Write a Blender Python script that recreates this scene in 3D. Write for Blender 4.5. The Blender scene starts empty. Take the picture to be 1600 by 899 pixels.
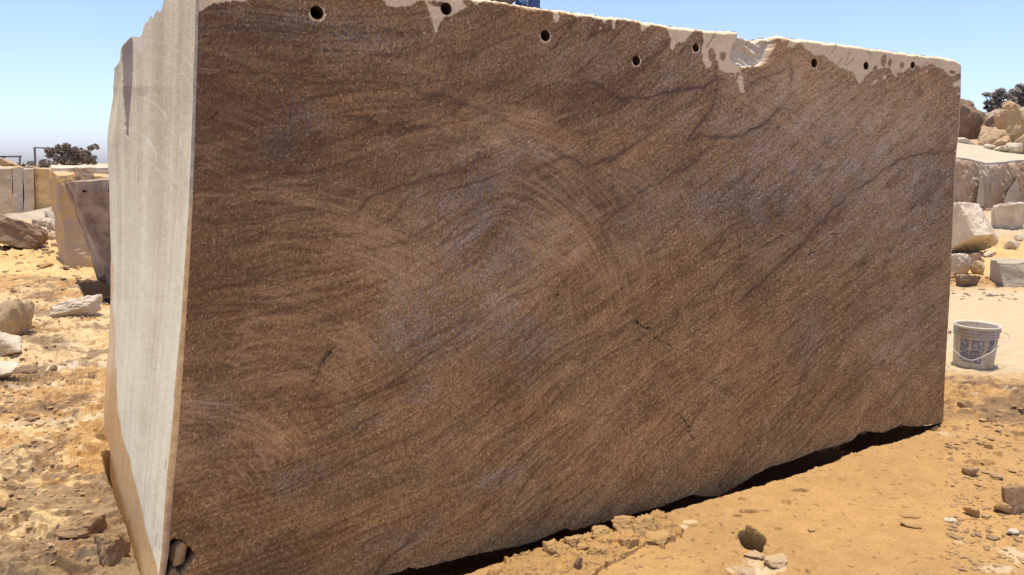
import bpy, math, random
import numpy as np
from mathutils import Vector

# ------------------------------------------------------------------ camera, sky, sun
scene = bpy.context.scene
COL = scene.collection
CAM_H, FPX = 1.55, 1155.0
PITCH = math.atan((449.5 - 255.0) / FPX)
cam_data = bpy.data.cameras.new('camera')
cam = bpy.data.objects.new('camera', cam_data)
COL.objects.link(cam)
cam.location = (0, 0, CAM_H)
cam.rotation_euler = (math.pi / 2 - PITCH, 0, 0)
cam_data.sensor_width = 36.0
cam_data.lens = FPX / 1600.0 * 36.0
cam_data.clip_start = 0.05
cam_data.clip_end = 6000
scene.camera = cam

SUN_DIR = Vector((-0.015, 0.035, 0.996)).normalized()       # high noon, a touch behind the block
world = bpy.data.worlds.new('World')
scene.world = world
world.use_nodes = True
wn = world.node_tree
bg = wn.nodes['Background']
sky = wn.nodes.new('ShaderNodeTexSky')
sky.sky_type = 'NISHITA'
sky.sun_disc = False
sky.sun_elevation = math.asin(SUN_DIR.z)
sky.sun_rotation = math.atan2(SUN_DIR.x, SUN_DIR.y)
sky.altitude = 300
sky.air_density = 0.7
sky.dust_density = 1.7
sky.ozone_density = 2.6
tint = wn.nodes.new('ShaderNodeMix'); tint.data_type = 'RGBA'; tint.blend_type = 'MULTIPLY'; tint.inputs[0].default_value = 1.0
tint.inputs[7].default_value = (0.87, 0.83, 0.92, 1)
wn.links.new(sky.outputs[0], tint.inputs[6]); wn.links.new(tint.outputs[2], bg.inputs[0])
bg.inputs[1].default_value = 0.122

sun_data = bpy.data.lights.new('sun', 'SUN')
sun_data.energy = 2.0
sun_data.angle = math.radians(0.5)
sun_data.color = (1.0, 0.92, 0.77)
sun = bpy.data.objects.new('sun', sun_data)
COL.objects.link(sun)
sun.location = (0, 0, 30)
sun.rotation_euler = (-SUN_DIR).to_track_quat('-Z', 'Y').to_euler()

scene.view_settings.view_transform = 'Standard'
scene.view_settings.look = 'None'
scene.view_settings.gamma = 1
scene.view_settings.use_curve_mapping = False
scene.view_settings.exposure = 1.32
scene.render.engine = 'CYCLES'
scene.cycles.max_bounces = 6
scene.cycles.diffuse_bounces = 5
scene.cycles.glossy_bounces = 2
scene.cycles.transmission_bounces = 2

random.seed(7)
RNG = np.random.default_rng(11)

# ------------------------------------------------------------------ photo pixel -> place
cP, sP = math.cos(PITCH), math.sin(PITCH)
def ray(x, y):
    a = (np.asarray(x, float) - 800.0) / FPX
    b = -(np.asarray(y, float) - 449.5) / FPX
    return a, cP + b * sP, -sP + b * cP
def D(x, y, Y):
    a, f, z = ray(x, y)
    k = Y / f
    return np.array([a * k, Y + 0 * a, CAM_H + z * k])
def G(x, y, z=0.0):
    a, f, dz = ray(x, y)
    k = (z - CAM_H) / dz
    return np.array([a * k, f * k, z + 0 * a])

# ------------------------------------------------------------------ numpy noise
def _hash(ix, iy, seed):
    h = (ix.astype(np.int64) * 374761393 + iy.astype(np.int64) * 668265263 + seed * 1442695041) & 0xFFFFFFFF
    h = ((h ^ (h >> 13)) * 1274126177) & 0xFFFFFFFF
    return ((h ^ (h >> 16)) & 0xFFFF).astype(np.float32) * (2 * math.pi / 65536.0)
def perlin(x, y, seed=0):
    x0 = np.floor(x); y0 = np.floor(y)
    fx = (x - x0).astype(np.float32); fy = (y - y0).astype(np.float32)
    ix = x0.astype(np.int64); iy = y0.astype(np.int64)
    def g(dx, dy):
        a = _hash(ix + dx, iy + dy, seed)
        return np.cos(a) * (fx - dx) + np.sin(a) * (fy - dy)
    u = fx * fx * fx * (fx * (fx * 6 - 15) + 10)
    v = fy * fy * fy * (fy * (fy * 6 - 15) + 10)
    a = g(0, 0); b = g(1, 0); c = g(0, 1); d = g(1, 1)
    return ((a + (b - a) * u) * (1 - v) + (c + (d - c) * u) * v) * 1.5
def fbm(x, y, octv=4, seed=0, gain=0.5):
    s = 0; amp = 1.0; tot = 0
    for o in range(octv):
        s = s + amp * perlin(x * 2 ** o, y * 2 ** o, seed + o * 17)
        tot += amp; amp *= gain
    return s / tot
def ridged(x, y, octv=4, seed=0, gain=0.55):
    s = 0; amp = 1.0; tot = 0
    for o in range(octv):
        s = s + amp * (1 - 2 * np.abs(perlin(x * 2 ** o, y * 2 ** o, seed + o * 31)))
        tot += amp; amp *= gain
    return s / tot
def sstep(a, b, x):
    t = np.clip((x - a) / (b - a), 0, 1)
    return t * t * (3 - 2 * t)
def cells(x, y, seed=0):
    """distance to the nearest and second nearest jittered cell point, and the cell's random value"""
    ix = np.floor(x).astype(np.int64); iy = np.floor(y).astype(np.int64)
    d1 = np.full(x.shape, 9.0, np.float32); d2 = d1.copy(); rv = np.zeros(x.shape, np.float32)
    for dx in (-1, 0, 1):
        for dy in (-1, 0, 1):
            cx = ix + dx; cy = iy + dy
            jx = _hash(cx, cy, seed) / (2 * math.pi); jy = _hash(cx, cy, seed + 5) / (2 * math.pi)
            d = np.hypot(cx + jx - x, cy + jy - y)
            r = _hash(cx, cy, seed + 9) / (2 * math.pi)
            near = d < d1
            d2 = np.where(near, d1, np.minimum(d2, d))
            rv = np.where(near, r, rv)
            d1 = np.where(near, d, d1)
    return d1, d2, rv
def dist_poly(px, py, pts):
    """distance to a polyline and the place along it (0..1)"""
    best = np.full(px.shape, 1e9, np.float32); along = np.zeros(px.shape, np.float32)
    L = [0.0]
    for a, b in zip(pts[:-1], pts[1:]):
        L.append(L[-1] + math.hypot(b[0] - a[0], b[1] - a[1]))
    for k, (a, b) in enumerate(zip(pts[:-1], pts[1:])):
        vx, vy = b[0] - a[0], b[1] - a[1]
        l2 = vx * vx + vy * vy + 1e-12
        t = np.clip(((px - a[0]) * vx + (py - a[1]) * vy) / l2, 0, 1)
        d = np.hypot(px - a[0] - t * vx, py - a[1] - t * vy)
        m = d < best
        best = np.where(m, d, best)
        along = np.where(m, (L[k] + t * math.sqrt(l2)) / L[-1], along)
    return best, along
def in_poly(px, py, pts):
    c = np.zeros(px.shape, bool)
    n = len(pts); j = n - 1
    for i in range(n):
        xi, yi = pts[i]; xj, yj = pts[j]
        if yi != yj:
            c ^= ((yi > py) != (yj > py)) & (px < (xj - xi) * (py - yi) / (yj - yi) + xi)
        j = i
    return c
def lin(*c):
    return np.array([((v / 255.0) / 12.92 if v <= 10 else (((v / 255.0) + 0.055) / 1.055) ** 2.4) for v in c])

# ------------------------------------------------------------------ scene helpers
def link(name, data, parent=None, mat=None):
    o = bpy.data.objects.new(name, data)
    COL.objects.link(o)
    if parent is not None:
        o.parent = parent
    if mat is not None and data is not None:
        data.materials.append(mat)
    return o
def tag(o, label=None, cat=None, group=None, kind=None):
    for k, v in (('label', label), ('category', cat), ('group', group), ('kind', kind)):
        if v: o[k] = v
    return o
def empty(name, loc, label=None, cat=None, group=None):
    o = bpy.data.objects.new(name, None)
    o.location = [float(v) for v in loc]
    o.empty_display_size = 0.1
    COL.objects.link(o)
    return tag(o, label, cat, group)
def np_mesh(name, co, quads, smooth=True, col=None, attrs=None):
    """mesh straight from numpy arrays (quads or triangles)"""
    me = bpy.data.meshes.new(name)
    co = np.asarray(co, np.float32); quads = np.asarray(quads, np.int32)
    n, k = quads.shape
    me.vertices.add(len(co)); me.vertices.foreach_set('co', co.ravel())
    me.loops.add(n * k); me.loops.foreach_set('vertex_index', quads.ravel())
    me.polygons.add(n)
    me.polygons.foreach_set('loop_start', np.arange(n, dtype=np.int32) * k)
    me.polygons.foreach_set('loop_total', np.full(n, k, np.int32))
    me.polygons.foreach_set('use_smooth', np.full(n, smooth))
    me.update(calc_edges=True)
    if col is not None:
        a = me.color_attributes.new('Col', 'FLOAT_COLOR', 'POINT')
        c4 = np.ones((len(co), 4), np.float32); c4[:, :3] = col
        a.data.foreach_set('color', c4.ravel())
    for key, val in (attrs or {}).items():
        a = me.attributes.new(key, 'FLOAT', 'POINT')
        a.data.foreach_set('value', np.asarray(val, np.float32).ravel())
    return me
def grid_quads(nr, nc, keep=None):
    i, j = np.meshgrid(np.arange(nr - 1), np.arange(nc - 1), indexing='ij')
    a = (i * nc + j).ravel()
    q = np.stack([a, a + 1, a + nc + 1, a + nc], 1)
    return q if keep is None else q[keep.ravel()]

# ------------------------------------------------------------------ materials
def new_mat(name):
    m = bpy.data.materials.new(name); m.use_nodes = True
    return m, m.node_tree, m.node_tree.nodes['Principled BSDF']
def N(nt, kind, **kw):
    n = nt.nodes.new(kind)
    for k, v in kw.items():
        if k in ('operation', 'blend_type', 'data_type', 'attribute_name', 'noise_dimensions', 'feature', 'vector_type'):
            setattr(n, k, v)
        else:
            n.inputs[k].default_value = v
    return n
def noise(nt, scale, detail=4, rough=0.55, vec=None, stretch=None, dist=0.0):
    n = N(nt, 'ShaderNodeTexNoise', Scale=scale, Detail=detail, Roughness=rough, Distortion=dist)
    tc = nt.nodes.new('ShaderNodeTexCoord')
    src = tc.outputs['Object']
    if stretch:
        mp = nt.nodes.new('ShaderNodeMapping'); mp.inputs['Scale'].default_value = stretch
        nt.links.new(src, mp.inputs['Vector']); src = mp.outputs[0]
    nt.links.new(src, n.inputs['Vector'])
    return n
def ramp(nt, fac, stops):
    r = nt.nodes.new('ShaderNodeValToRGB')
    while len(r.color_ramp.elements) < len(stops): r.color_ramp.elements.new(0.5)
    for e, (p, c) in zip(r.color_ramp.elements, stops):
        e.position = p; e.color = (*c, 1) if len(c) == 3 else c
    nt.links.new(fac, r.inputs[0])
    return r
def mixc(nt, a, b, fac, blend='MIX'):
    m = N(nt, 'ShaderNodeMix', data_type='RGBA', blend_type=blend)
    for sock, v in ((m.inputs[6], a), (m.inputs[7], b)):
        if isinstance(v, (tuple, list)): sock.default_value = (*v[:3], 1)
        else: nt.links.new(v, sock)
    if isinstance(fac, float): m.inputs[0].default_value = fac
    else: nt.links.new(fac, m.inputs[0])
    return m.outputs[2]
def bump(nt, bsdf, height, strength=0.3, dist=0.01):
    b = N(nt, 'ShaderNodeBump', Strength=strength, Distance=dist)
    nt.links.new(height, b.inputs['Height']); nt.links.new(b.outputs[0], bsdf.inputs['Normal'])
    return b

def stone_mat(name, base, alt, stain, stain_amt=0.5, scale=1.0, rough=0.9, bump_s=0.5, streak=None, speck=0.25):
    """quarried stone: two tones, rusty stain, mineral speckle, rough relief"""
    m, nt, b = new_mat(name)
    n1 = noise(nt, 1.7 * scale, 6, 0.62)
    n2 = noise(nt, 1.1 * scale, 5, 0.6, stretch=streak or (1, 1, 1), dist=0.4)
    n3 = noise(nt, 60 * scale, 3, 0.7)
    c1 = mixc(nt, base, alt, ramp(nt, n1.outputs[0], [(0.38, (0, 0, 0)), (0.62, (1, 1, 1))]).outputs[0])
    f2 = ramp(nt, n2.outputs[0], [(0.62 - 0.25 * stain_amt, (0, 0, 0)), (0.76 - 0.2 * stain_amt, (0.85, 0.85, 0.85))])
    c2 = mixc(nt, c1, stain, f2.outputs[0])
    f3 = ramp(nt, n3.outputs[0], [(0.3, (1 - speck,) * 3), (0.7, (1 + 0 * speck,) * 3)])
    c3 = mixc(nt, c2, f3.outputs[0], 1.0, 'MULTIPLY')
    nt.links.new(c3, b.inputs['Base Color'])
    b.inputs['Roughness'].default_value = rough
    b.inputs['Specular IOR Level'].default_value = 0.25
    hh = noise(nt, 9 * scale, 9, 0.68)
    bump(nt, b, hh.outputs[0], bump_s, 0.05 / scale)
    return m
def plain_mat(name, col, rough=0.6, metal=0.0, var=0.2, scale=20, bump_s=0.1, spec=0.4):
    m, nt, b = new_mat(name)
    n1 = noise(nt, scale, 5, 0.6)
    f = ramp(nt, n1.outputs[0], [(0.3, (1 - var,) * 3), (0.7, (1.0,) * 3)])
    nt.links.new(mixc(nt, col, f.outputs[0], 1.0, 'MULTIPLY'), b.inputs['Base Color'])
    b.inputs['Roughness'].default_value = rough; b.inputs['Metallic'].default_value = metal
    b.inputs['Specular IOR Level'].default_value = spec
    bump(nt, b, n1.outputs[0], bump_s, 0.005)
    return m
def attr_mat(name, grain=0.2, gscale=350, rough=0.8, bump_s=0.3, bscale=120, bdist=0.004, spec=0.25, wet=False):
    """colour comes from the stone or soil mapped on the mesh; nodes add grain, relief and gloss"""
    m, nt, b = new_mat(name)
    at = N(nt, 'ShaderNodeAttribute', attribute_name='Col')
    n1 = noise(nt, gscale, 3, 0.75)
    f = ramp(nt, n1.outputs[0], [(0.3, (1 - grain,) * 3), (0.72, (1 + grain * 0.9,) * 3)])
    nt.links.new(mixc(nt, at.outputs['Color'], f.outputs[0], 1.0, 'MULTIPLY'), b.inputs['Base Color'])
    b.inputs['Roughness'].default_value = rough
    b.inputs['Specular IOR Level'].default_value = spec
    if wet:
        dr = N(nt, 'ShaderNodeAttribute', attribute_name='Dry')
        mr = N(nt, 'ShaderNodeMapRange'); mr.inputs['To Min'].default_value = 0.58; mr.inputs['To Max'].default_value = 0.92
        nt.links.new(dr.outputs['Fac'], mr.inputs['Value']); nt.links.new(mr.outputs[0], b.inputs['Roughness'])
    hh = noise(nt, bscale, 6, 0.7)
    bump(nt, b, hh.outputs[0], bump_s, bdist)
    return m

PALE = (0.60, 0.50, 0.37)
M_FACE = attr_mat('wet_sawn_stone', grain=0.28, gscale=260, bump_s=0.12, bscale=300, bdist=0.0015, spec=0.22, wet=True)
M_SIDE = attr_mat('dry_sawn_stone', grain=0.22, gscale=150, rough=0.9, bump_s=0.5, bscale=110, bdist=0.004)
M_GROUND = attr_mat('ochre_earth', grain=0.16, gscale=90, rough=0.95, bump_s=0.55, bscale=55, bdist=0.012, spec=0.15)
M_BODY = stone_mat('block_stone', (0.58, 0.5, 0.38), (0.48, 0.40, 0.30), (0.45, 0.3, 0.16), 0.3, 2.0)
M_HOLE = stone_mat('drill_hole_stone', (0.10, 0.06, 0.035), (0.07, 0.04, 0.025), (0.05, 0.03, 0.02), 0.3, 8.0)
M_HOLE_RIM = stone_mat('drill_dust', (0.62, 0.52, 0.4), (0.5, 0.42, 0.32), (0.5, 0.4, 0.28), 0.2, 10.0)
M_PALE = stone_mat('pale_rock', (0.74, 0.63, 0.45), (0.56, 0.46, 0.32), (0.58, 0.40, 0.18), 0.35, 1.9, bump_s=0.9)
M_TAN = stone_mat('tan_rock', (0.54, 0.38, 0.21), (0.44, 0.31, 0.175), (0.52, 0.34, 0.15), 0.6, 1.6)
M_BROWN = stone_mat('brown_rock', (0.30, 0.195, 0.115), (0.21, 0.135, 0.08), (0.32, 0.23, 0.15), 0.5, 1.2)
M_GREY = stone_mat('grey_rock', (0.52, 0.42, 0.30), (0.40, 0.32, 0.22), (0.50, 0.42, 0.28), 0.35, 1.4)
M_MUD = stone_mat('ochre_clod', (0.45, 0.275, 0.108), (0.38, 0.23, 0.09), (0.40, 0.26, 0.13), 0.4, 5.0, bump_s=0.4, speck=0.15)
M_CHIP = stone_mat('earth_chips', (0.48, 0.31, 0.13), (0.34, 0.21, 0.1), (0.22, 0.145, 0.09), 0.6, 3.0, bump_s=0.4, speck=0.15)
M_DARKMUD = stone_mat('dark_clod', (0.38, 0.235, 0.11), (0.26, 0.16, 0.08), (0.4, 0.28, 0.16), 0.4, 5.0)
M_SLAB_ORANGE = stone_mat('rust_stained_block', (0.52, 0.38, 0.24), (0.46, 0.34, 0.23), (0.68, 0.42, 0.13), 0.8, 1.3, streak=(1, 1, 2.2), bump_s=0.3)
M_SLAB_DARK = stone_mat('weathered_brown_block', (0.46, 0.33, 0.215), (0.22, 0.145, 0.09), (0.50, 0.42, 0.31), 0.5, 2.2, streak=(1.5, 1.5, 0.5), bump_s=0.3)
M_BENCH = stone_mat('stained_quarry_wall', (0.54, 0.43, 0.29), (0.44, 0.36, 0.26), (0.66, 0.40, 0.13), 0.55, 0.5, streak=(2.2, 2.2, 0.45), bump_s=0.4)
M_LEDGE = stone_mat('brown_quarry_ledge', (0.56, 0.40, 0.26), (0.47, 0.32, 0.205), (0.50, 0.44, 0.35), 0.35, 0.5, streak=(2.6, 2.6, 0.5), bump_s=0.5)
M_LEDGE_TOP = stone_mat('dusty_ledge_top', (0.50, 0.425, 0.28), (0.47, 0.40, 0.265), (0.45, 0.36, 0.23), 0.3, 0.6, bump_s=0.08, speck=0.06)
M_BARK = plain_mat('bark', (0.14, 0.095, 0.065), 0.9)
M_LEAF = plain_mat('dusty_leaves', (0.27, 0.21, 0.15), 0.8, var=0.45, scale=1.2)
M_LEAF2 = plain_mat('grey_green_leaves', (0.30, 0.26, 0.205), 0.8, var=0.45, scale=1.0)
M_STEEL = plain_mat('rusty_steel', (0.20, 0.17, 0.15), 0.7, 0.3)
M_CLOTH = plain_mat('blue_cloth', (0.06, 0.12, 0.26), 0.9, var=0.35, scale=9, bump_s=0.5)
M_CLOTH_PALE = plain_mat('pale_seam', (0.45, 0.40, 0.40), 0.9)

# ------------------------------------------------------------------ main block: front plane
_A0 = G(262, 1008.0); _B0 = G(1474, 661)
A = np.array([_A0[0], _A0[1], 0.0]); B = np.array([_B0[0], _B0[1], 0.0])
U = (B - A) / np.linalg.norm(B - A)
NRM = np.array([U[1], -U[0], 0.0])                       # out of the front face
LEAN = math.radians(1.2)
V = np.array([-NRM[0] * math.sin(LEAN), -NRM[1] * math.sin(LEAN), math.cos(LEAN)])
NF = np.cross(U, V); NF /= np.linalg.norm(NF)
def to_uv(x, y):
    a, f, z = ray(x, y)
    d = np.stack([a, f, z], -1); o = np.array([0, 0, CAM_H])
    t = ((A - o) @ NF) / (d @ NF)
    p = o + d * t[..., None] - A
    return p @ U, p @ V
def uvl(pts):
    p = np.array(pts, float); u, v = to_uv(p[:, 0], p[:, 1])
    return list(zip(u.tolist(), v.tolist()))
def uvp(x, y):
    u, v = to_uv(np.array([float(x)]), np.array([float(y)])); return float(u[0]), float(v[0])

L_PX = [(311, -70), (311, 0), (308, 100), (305, 200), (302, 300), (297, 400), (292, 480), (287, 560), (282, 629), (278, 690), (272, 750), (264, 862), (258, 899), (250, 970), (246, 1040)]
R_PX = [(1502, 80), (1501, 150), (1499, 200), (1494, 240), (1490, 330), (1484, 460), (1478, 560), (1475, 620), (1474, 680)]
T_PX = [(290, -69), (560, -31), (793, 3), (855, 13), (890, 17), (930, 22), (1000, 31), (1050, 40), (1110, 47), (1145, 48), (1158, 49), (1165, 53), (1172, 57), (1190, 59), (1205, 57), (1217, 55), (1240, 59), (1300, 66), (1350, 73), (1400, 80), (1450, 86), (1486, 90), (1494, 93), (1503, 99)]
B_PX = [(230, 975), (400, 938), (500, 915), (560, 905), (620, 897), (637, 888), (655, 890), (700, 878), (740, 868), (800, 856), (836, 847), (878, 829), (884, 827), (896, 830), (930, 820), (960, 812), (1000, 801), (1040, 790), (1075, 776), (1085, 773), (1100, 777), (1122, 776), (1150, 762), (1175, 745), (1205, 729), (1213, 728), (1240, 720), (1275, 705), (1277, 704), (1300, 699), (1330, 690), (1343, 677), (1350, 674), (1380, 677), (1400, 669), (1406, 664), (1425, 668), (1437, 667), (1440, 666), (1474, 662), (1500, 659)]
Luv = sorted(uvl(L_PX), key=lambda p: p[1]); Ruv = sorted(uvl(R_PX), key=lambda p: p[1])
Tuv = uvl(T_PX); Buv = uvl(B_PX)
fL = lambda v: np.interp(v, [p[1] for p in Luv], [p[0] for p in Luv])
fR = lambda v: np.interp(v, [p[1] for p in Ruv], [p[0] for p in Ruv])
fT = lambda u: np.interp(u, [p[0] for p in Tuv], [p[1] for p in Tuv])
fB = lambda u: np.interp(u, [p[0] for p in Buv], [p[1] for p in Buv])
U0, U1 = float(fL(1.0)), float(fR(1.0))

SAW = [(285, 630, 370, 640, 445, 690, 1), (285, 645, 360, 655, 425, 700, .5), (440, 512, 530, 535, 590, 578, .7), (560, 460, 612, 476, 645, 502, .6),
       (495, 345, 580, 370, 655, 402, .8), (520, 378, 590, 398, 650, 430, .5), (830, 260, 925, 320, 980, 450, .9), (850, 300, 905, 350, 950, 440, .6), (960, 245, 1022, 280, 1062, 325, .7),
       (1180, 125, 1290, 200, 1372, 292, .7), (1150, 130, 1250, 205, 1320, 290, .4), (290, 765, 335, 785, 352, 815, .7), (285, 800, 325, 815, 340, 850, .6),
       (820, 205, 900, 250, 945, 300, .5), (700, 170, 800, 190, 880, 235, .4), (420, 600, 500, 620, 560, 665, .4), (290, 560, 350, 566, 420, 590, .4)]
def circ3(p, q, r):
    ax, ay = p; bx, by = q; cx, cy = r
    d = 2 * (ax * (by - cy) + bx * (cy - ay) + cx * (ay - by))
    ux = ((ax * ax + ay * ay) * (by - cy) + (bx * bx + by * by) * (cy - ay) + (cx * cx + cy * cy) * (ay - by)) / d
    uy = ((ax * ax + ay * ay) * (cx - bx) + (bx * bx + by * by) * (ax - cx) + (cx * cx + cy * cy) * (bx - ax)) / d
    return ux, uy, math.hypot(ax - ux, ay - uy)

DRY = [
 [(300, -80), (306, 24), (311, 20), (320, 11), (340, 4), (385, 1), (420, -12), (420, -80)],
 [(575, -60), (590, -6), (602, 4), (606, 12), (620, 10), (640, 11), (655, 1), (662, 1), (668, 10), (672, 22), (676, 38), (680, 52), (684, 50), (687, 36), (692, 29), (703, 24), (716, 18), (729, 12), (722, 1), (735, -2), (744, 9), (752, 3), (765, 0), (776, 3), (792, 2), (800, -30)],
 [(860, 8), (863, 18), (864, 30), (869, 35), (873, 33), (873, 24), (871, 19), (873, 10)],
 [(882, 10), (886, 20), (897, 23), (902, 31), (906, 27), (914, 26), (921, 26), (930, 30), (942, 29), (944, 37), (948, 36), (949, 31), (956, 30), (957, 45), (960, 44), (963, 31), (968, 27), (968, 17)],
 [(998, 26), (1001, 38), (1002, 50), (1006, 46), (1013, 43), (1020, 37), (1026, 39), (1036, 42), (1042, 44), (1048, 60), (1047, 75), (1051, 80), (1057, 68), (1067, 66), (1077, 56), (1084, 50), (1090, 44), (1098, 47), (1098, 62), (1096, 76), (1099, 98), (1105, 106), (1112, 105), (1114, 97), (1122, 98), (1124, 110), (1135, 113), (1147, 114), (1152, 127), (1157, 147), (1164, 144), (1161, 130), (1158, 113), (1155, 106), (1148, 100), (1147, 96), (1141, 88), (1145, 70), (1152, 60), (1160, 50), (1160, 30)],
 [(1213, 40), (1215, 57), (1222, 66), (1235, 60), (1230, 73), (1236, 75), (1247, 68), (1252, 68), (1259, 77), (1272, 86), (1288, 87), (1300, 97), (1306, 100), (1312, 106), (1331, 112), (1337, 119), (1341, 130), (1345, 129), (1350, 121), (1361, 112), (1370, 109), (1378, 107), (1388, 106), (1393, 109), (1394, 116), (1401, 121), (1400, 114), (1412, 114), (1417, 108), (1425, 105), (1432, 101), (1440, 107), (1450, 101), (1457, 98), (1462, 106), (1474, 108), (1478, 114), (1486, 120), (1492, 119), (1506, 112), (1510, 60)],
 [(1488, 131), (1500, 124), (1506, 124), (1506, 136), (1490, 136)], [(1494, 148), (1506, 143), (1506, 149)], [(1360, 133), (1366, 126), (1372, 124), (1368, 131)],
]
WET_HOLES = [(1112, 86, 6, 10), (1117, 101, 6, 7), (1130, 88, 4.6, 8), (682, 6, 14, 4), (1381, 95, 4, 10), (1390, 99, 3, 7), (1409, 102, 4, 5), (1488, 113, 5, 3), (1368, 109, 4, 6), (1153, 118, 3.5, 6), (1091, 60, 8, 17), (1497, 118, 5, 3)]
DRY_DOTS = [(1382, 121, 3.2), (1157, 122, 4), (1352, 137, 1), (1448, 112, 2), (662, 52, 1.5), (938, 44, 2)]
HOLES = [(495, 20), (697, 14), (852, 56), (994, 95), (1087, 75), (1272, 99), (1353, 103), (1426, 102)]
HOLE_R = [0.0215, 0.021, 0.0205, 0.0195, 0.0175, 0.021, 0.019, 0.018]
CHIP = [(1140, 90), (1144, 72), (1152, 58), (1160, 40), (1216, 45), (1214, 66), (1204, 84), (1196, 98), (1178, 104), (1160, 105), (1148, 101)]
VEINS = [  # photographed course, width (m), strength
 ([(552, 335), (570, 315), (600, 300), (640, 288), (700, 270), (740, 255), (772, 246)], .007, .6),
 ([(895, 138), (915, 130), (931, 131), (945, 142), (972, 157), (1010, 152), (1050, 142), (1100, 137), (1116, 122), (1120, 108)], .007, .8),
 ([(1120, 115), (1118, 150), (1110, 175), (1095, 195), (1072, 218)], .007, .75),
 ([(1072, 220), (1100, 212), (1145, 214), (1170, 205), (1195, 192), (1215, 172), (1225, 168)], .007, .75),
 ([(822, 274), (860, 256), (880, 245), (892, 246), (915, 262), (960, 246), (985, 232), (1005, 217)], .007, .65),
 ([(1495, 238), (1440, 240), (1400, 252), (1365, 280), (1330, 302), (1280, 350), (1225, 412), (1190, 440), (1150, 475)], .007, .75),
 ([(930, 354), (950, 342), (975, 325), (1000, 300), (1030, 285), (1070, 262), (1110, 230)], .006, .6),
 ([(1160, 470), (1200, 430), (1250, 385), (1300, 345), (1345, 305)], .005, .45),
 ([(780, 560), (830, 515), (900, 470), (980, 430), (1060, 390)], .006, .35),
 ([(700, 690), (780, 640), (860, 575), (930, 530), (990, 505)], .006, .35),
 ([(1200, 700), (1240, 640), (1260, 570), (1290, 520), (1360, 470)], .01, .35),
 ([(590, 890), (650, 830), (720, 780), (800, 735)], .007, .3),
 ([(640, 140), (700, 150), (760, 175), (830, 205)], .006, .4), ([(700, 105), (720, 92), (750, 88)], .009, .5),
 ([(1170, 130), (1200, 120), (1232, 105)], .004, .6), ([(1234, 100), (1238, 112), (1235, 132)], .004, .7),
 ([(480, 610), (495, 580), (515, 545)], .004, .7), ([(530, 730), (560, 728), (610, 726)], .005, .3), ([(690, 762), (715, 755), (755, 742)], .004, .35),
 ([(1375, 470), (1380, 420), (1400, 370), (1440, 320), (1490, 270)], .008, .35), ([(1080, 590), (1120, 600), (1160, 625)], .005, .35),
]
CRACKS = [([(994, 503), (1003, 510), (1014, 513)], .0045), ([(1060, 646), (1066, 655), (1075, 664), (1083, 685)], .003), ([(1190, 385), (1205, 378), (1224, 367)], .003),
          ([(1264, 398), (1272, 393)], .005), ([(1300, 366), (1309, 366)], .004), ([(868, 463), (874, 460)], .004), ([(812, 352), (816, 349)], .003),
          ([(630, 198), (637, 204)], .003), ([(1108, 595), (1125, 592)], .002), ([(520, 545), (515, 552), (505, 566)], .0025), ([(1022, 528), (1034, 534), (1048, 540)], .0022), ([(340, 175), (330, 186)], .002)]
SCRATCH = [([(907, 99), (935, 82), (970, 63), (1003, 47)], .0022, .7), ([(1282, 667), (1303, 648), (1322, 629)], .0028, .6), ([(1269, 305), (1270, 362)], .003, .4),
           ([(850, 394), (860, 391), (869, 393)], .0035, .9), ([(1197, 656), (1200, 664), (1201, 674)], .006, .9), ([(1112, 608), (1128, 620), (1142, 627)], .002, .6), ([(1312, 520), (1316, 530)], .004, .7),
           ([(285, 627), (320, 628), (362, 632)], .002, .9), ([(312, 19), (390, 17)], .0025, .35), ([(306, 108), (348, 110)], .0018, .5), ([(306, 113), (342, 115)], .0018, .4), ([(305, 151), (342, 152)], .0016, .4),
           ([(304, 200), (330, 200)], .0016, .4), ([(303, 262), (345, 262)], .0016, .4), ([(301, 305), (372, 305)], .0025, .5), ([(299, 380), (350, 377)], .0016, .35), ([(640, 133), (655, 122), (668, 105)], .002, .4),
           ([(395, 700), (420, 722)], .0025, .6), ([(384, 802), (400, 812)], .003, .6), ([(385, 845), (405, 870)], .003, .35), ([(420, 830), (405, 865)], .003, .4), ([(350, 868), (372, 880), (380, 850), (368, 838)], .0025, .35),
           ([(595, 120), (630, 90), (650, 50)], .002, .3), ([(1130, 180), (1150, 195)], .002, .4), ([(1230, 640), (1260, 630)], .002, .3), ([(820, 145), (800, 160)], .003, .2)]
PATCH = [  # purple-grey areas: cx, cy, rx, ry in the photo, strength
 (745, 340, 130, 110, .42), (760, 330, 60, 60, .25), (1320, 260, 190, 110, .25), (640, 520, 50, 40, .45), (655, 600, 25, 14, .5), (480, 750, 45, 20, .45), (335, 650, 40, 45, .3), (560, 650, 30, 12, .4), (740, 500, 100, 60, .25),
 (780, 745, 40, 20, .55), (620, 845, 60, 18, .4), (1010, 330, 70, 45, .35), (1150, 310, 55, 28, .5), (1340, 300, 130, 90, .35), (1260, 530, 25, 45, .45), (1230, 200, 140, 60, .25),
 (480, 190, 50, 30, .35), (450, 230, 35, 35, .35), (850, 240, 35, 12, .5), (820, 540, 60, 40, .35), (1450, 320, 30, 60, .4), (1000, 100, 180, 50, .3), (430, 40, 160, 30, .3), (1300, 720, 60, 20, .2), (560, 60, 120, 30, .25), (1420, 520, 70, 60, .35)]
LIGHTER = [(1380, 170, 130, 80, 1.3), (1250, 110, 110, 60, 1.0), (1150, 240, 60, 60, .6), (1400, 320, 90, 60, .7), (700, 430, 160, 90, .35), (800, 480, 120, 60, .35), (850, 210, 60, 30, .4), (700, 190, 50, 30, .4), (1380, 560, 120, 100, .4), (620, 60, 100, 30, .35), (860, 60, 90, 40, .3), (1000, 640, 220, 100, .35), (560, 330, 60, 30, .3), (430, 500, 80, 30, .3)]
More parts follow.
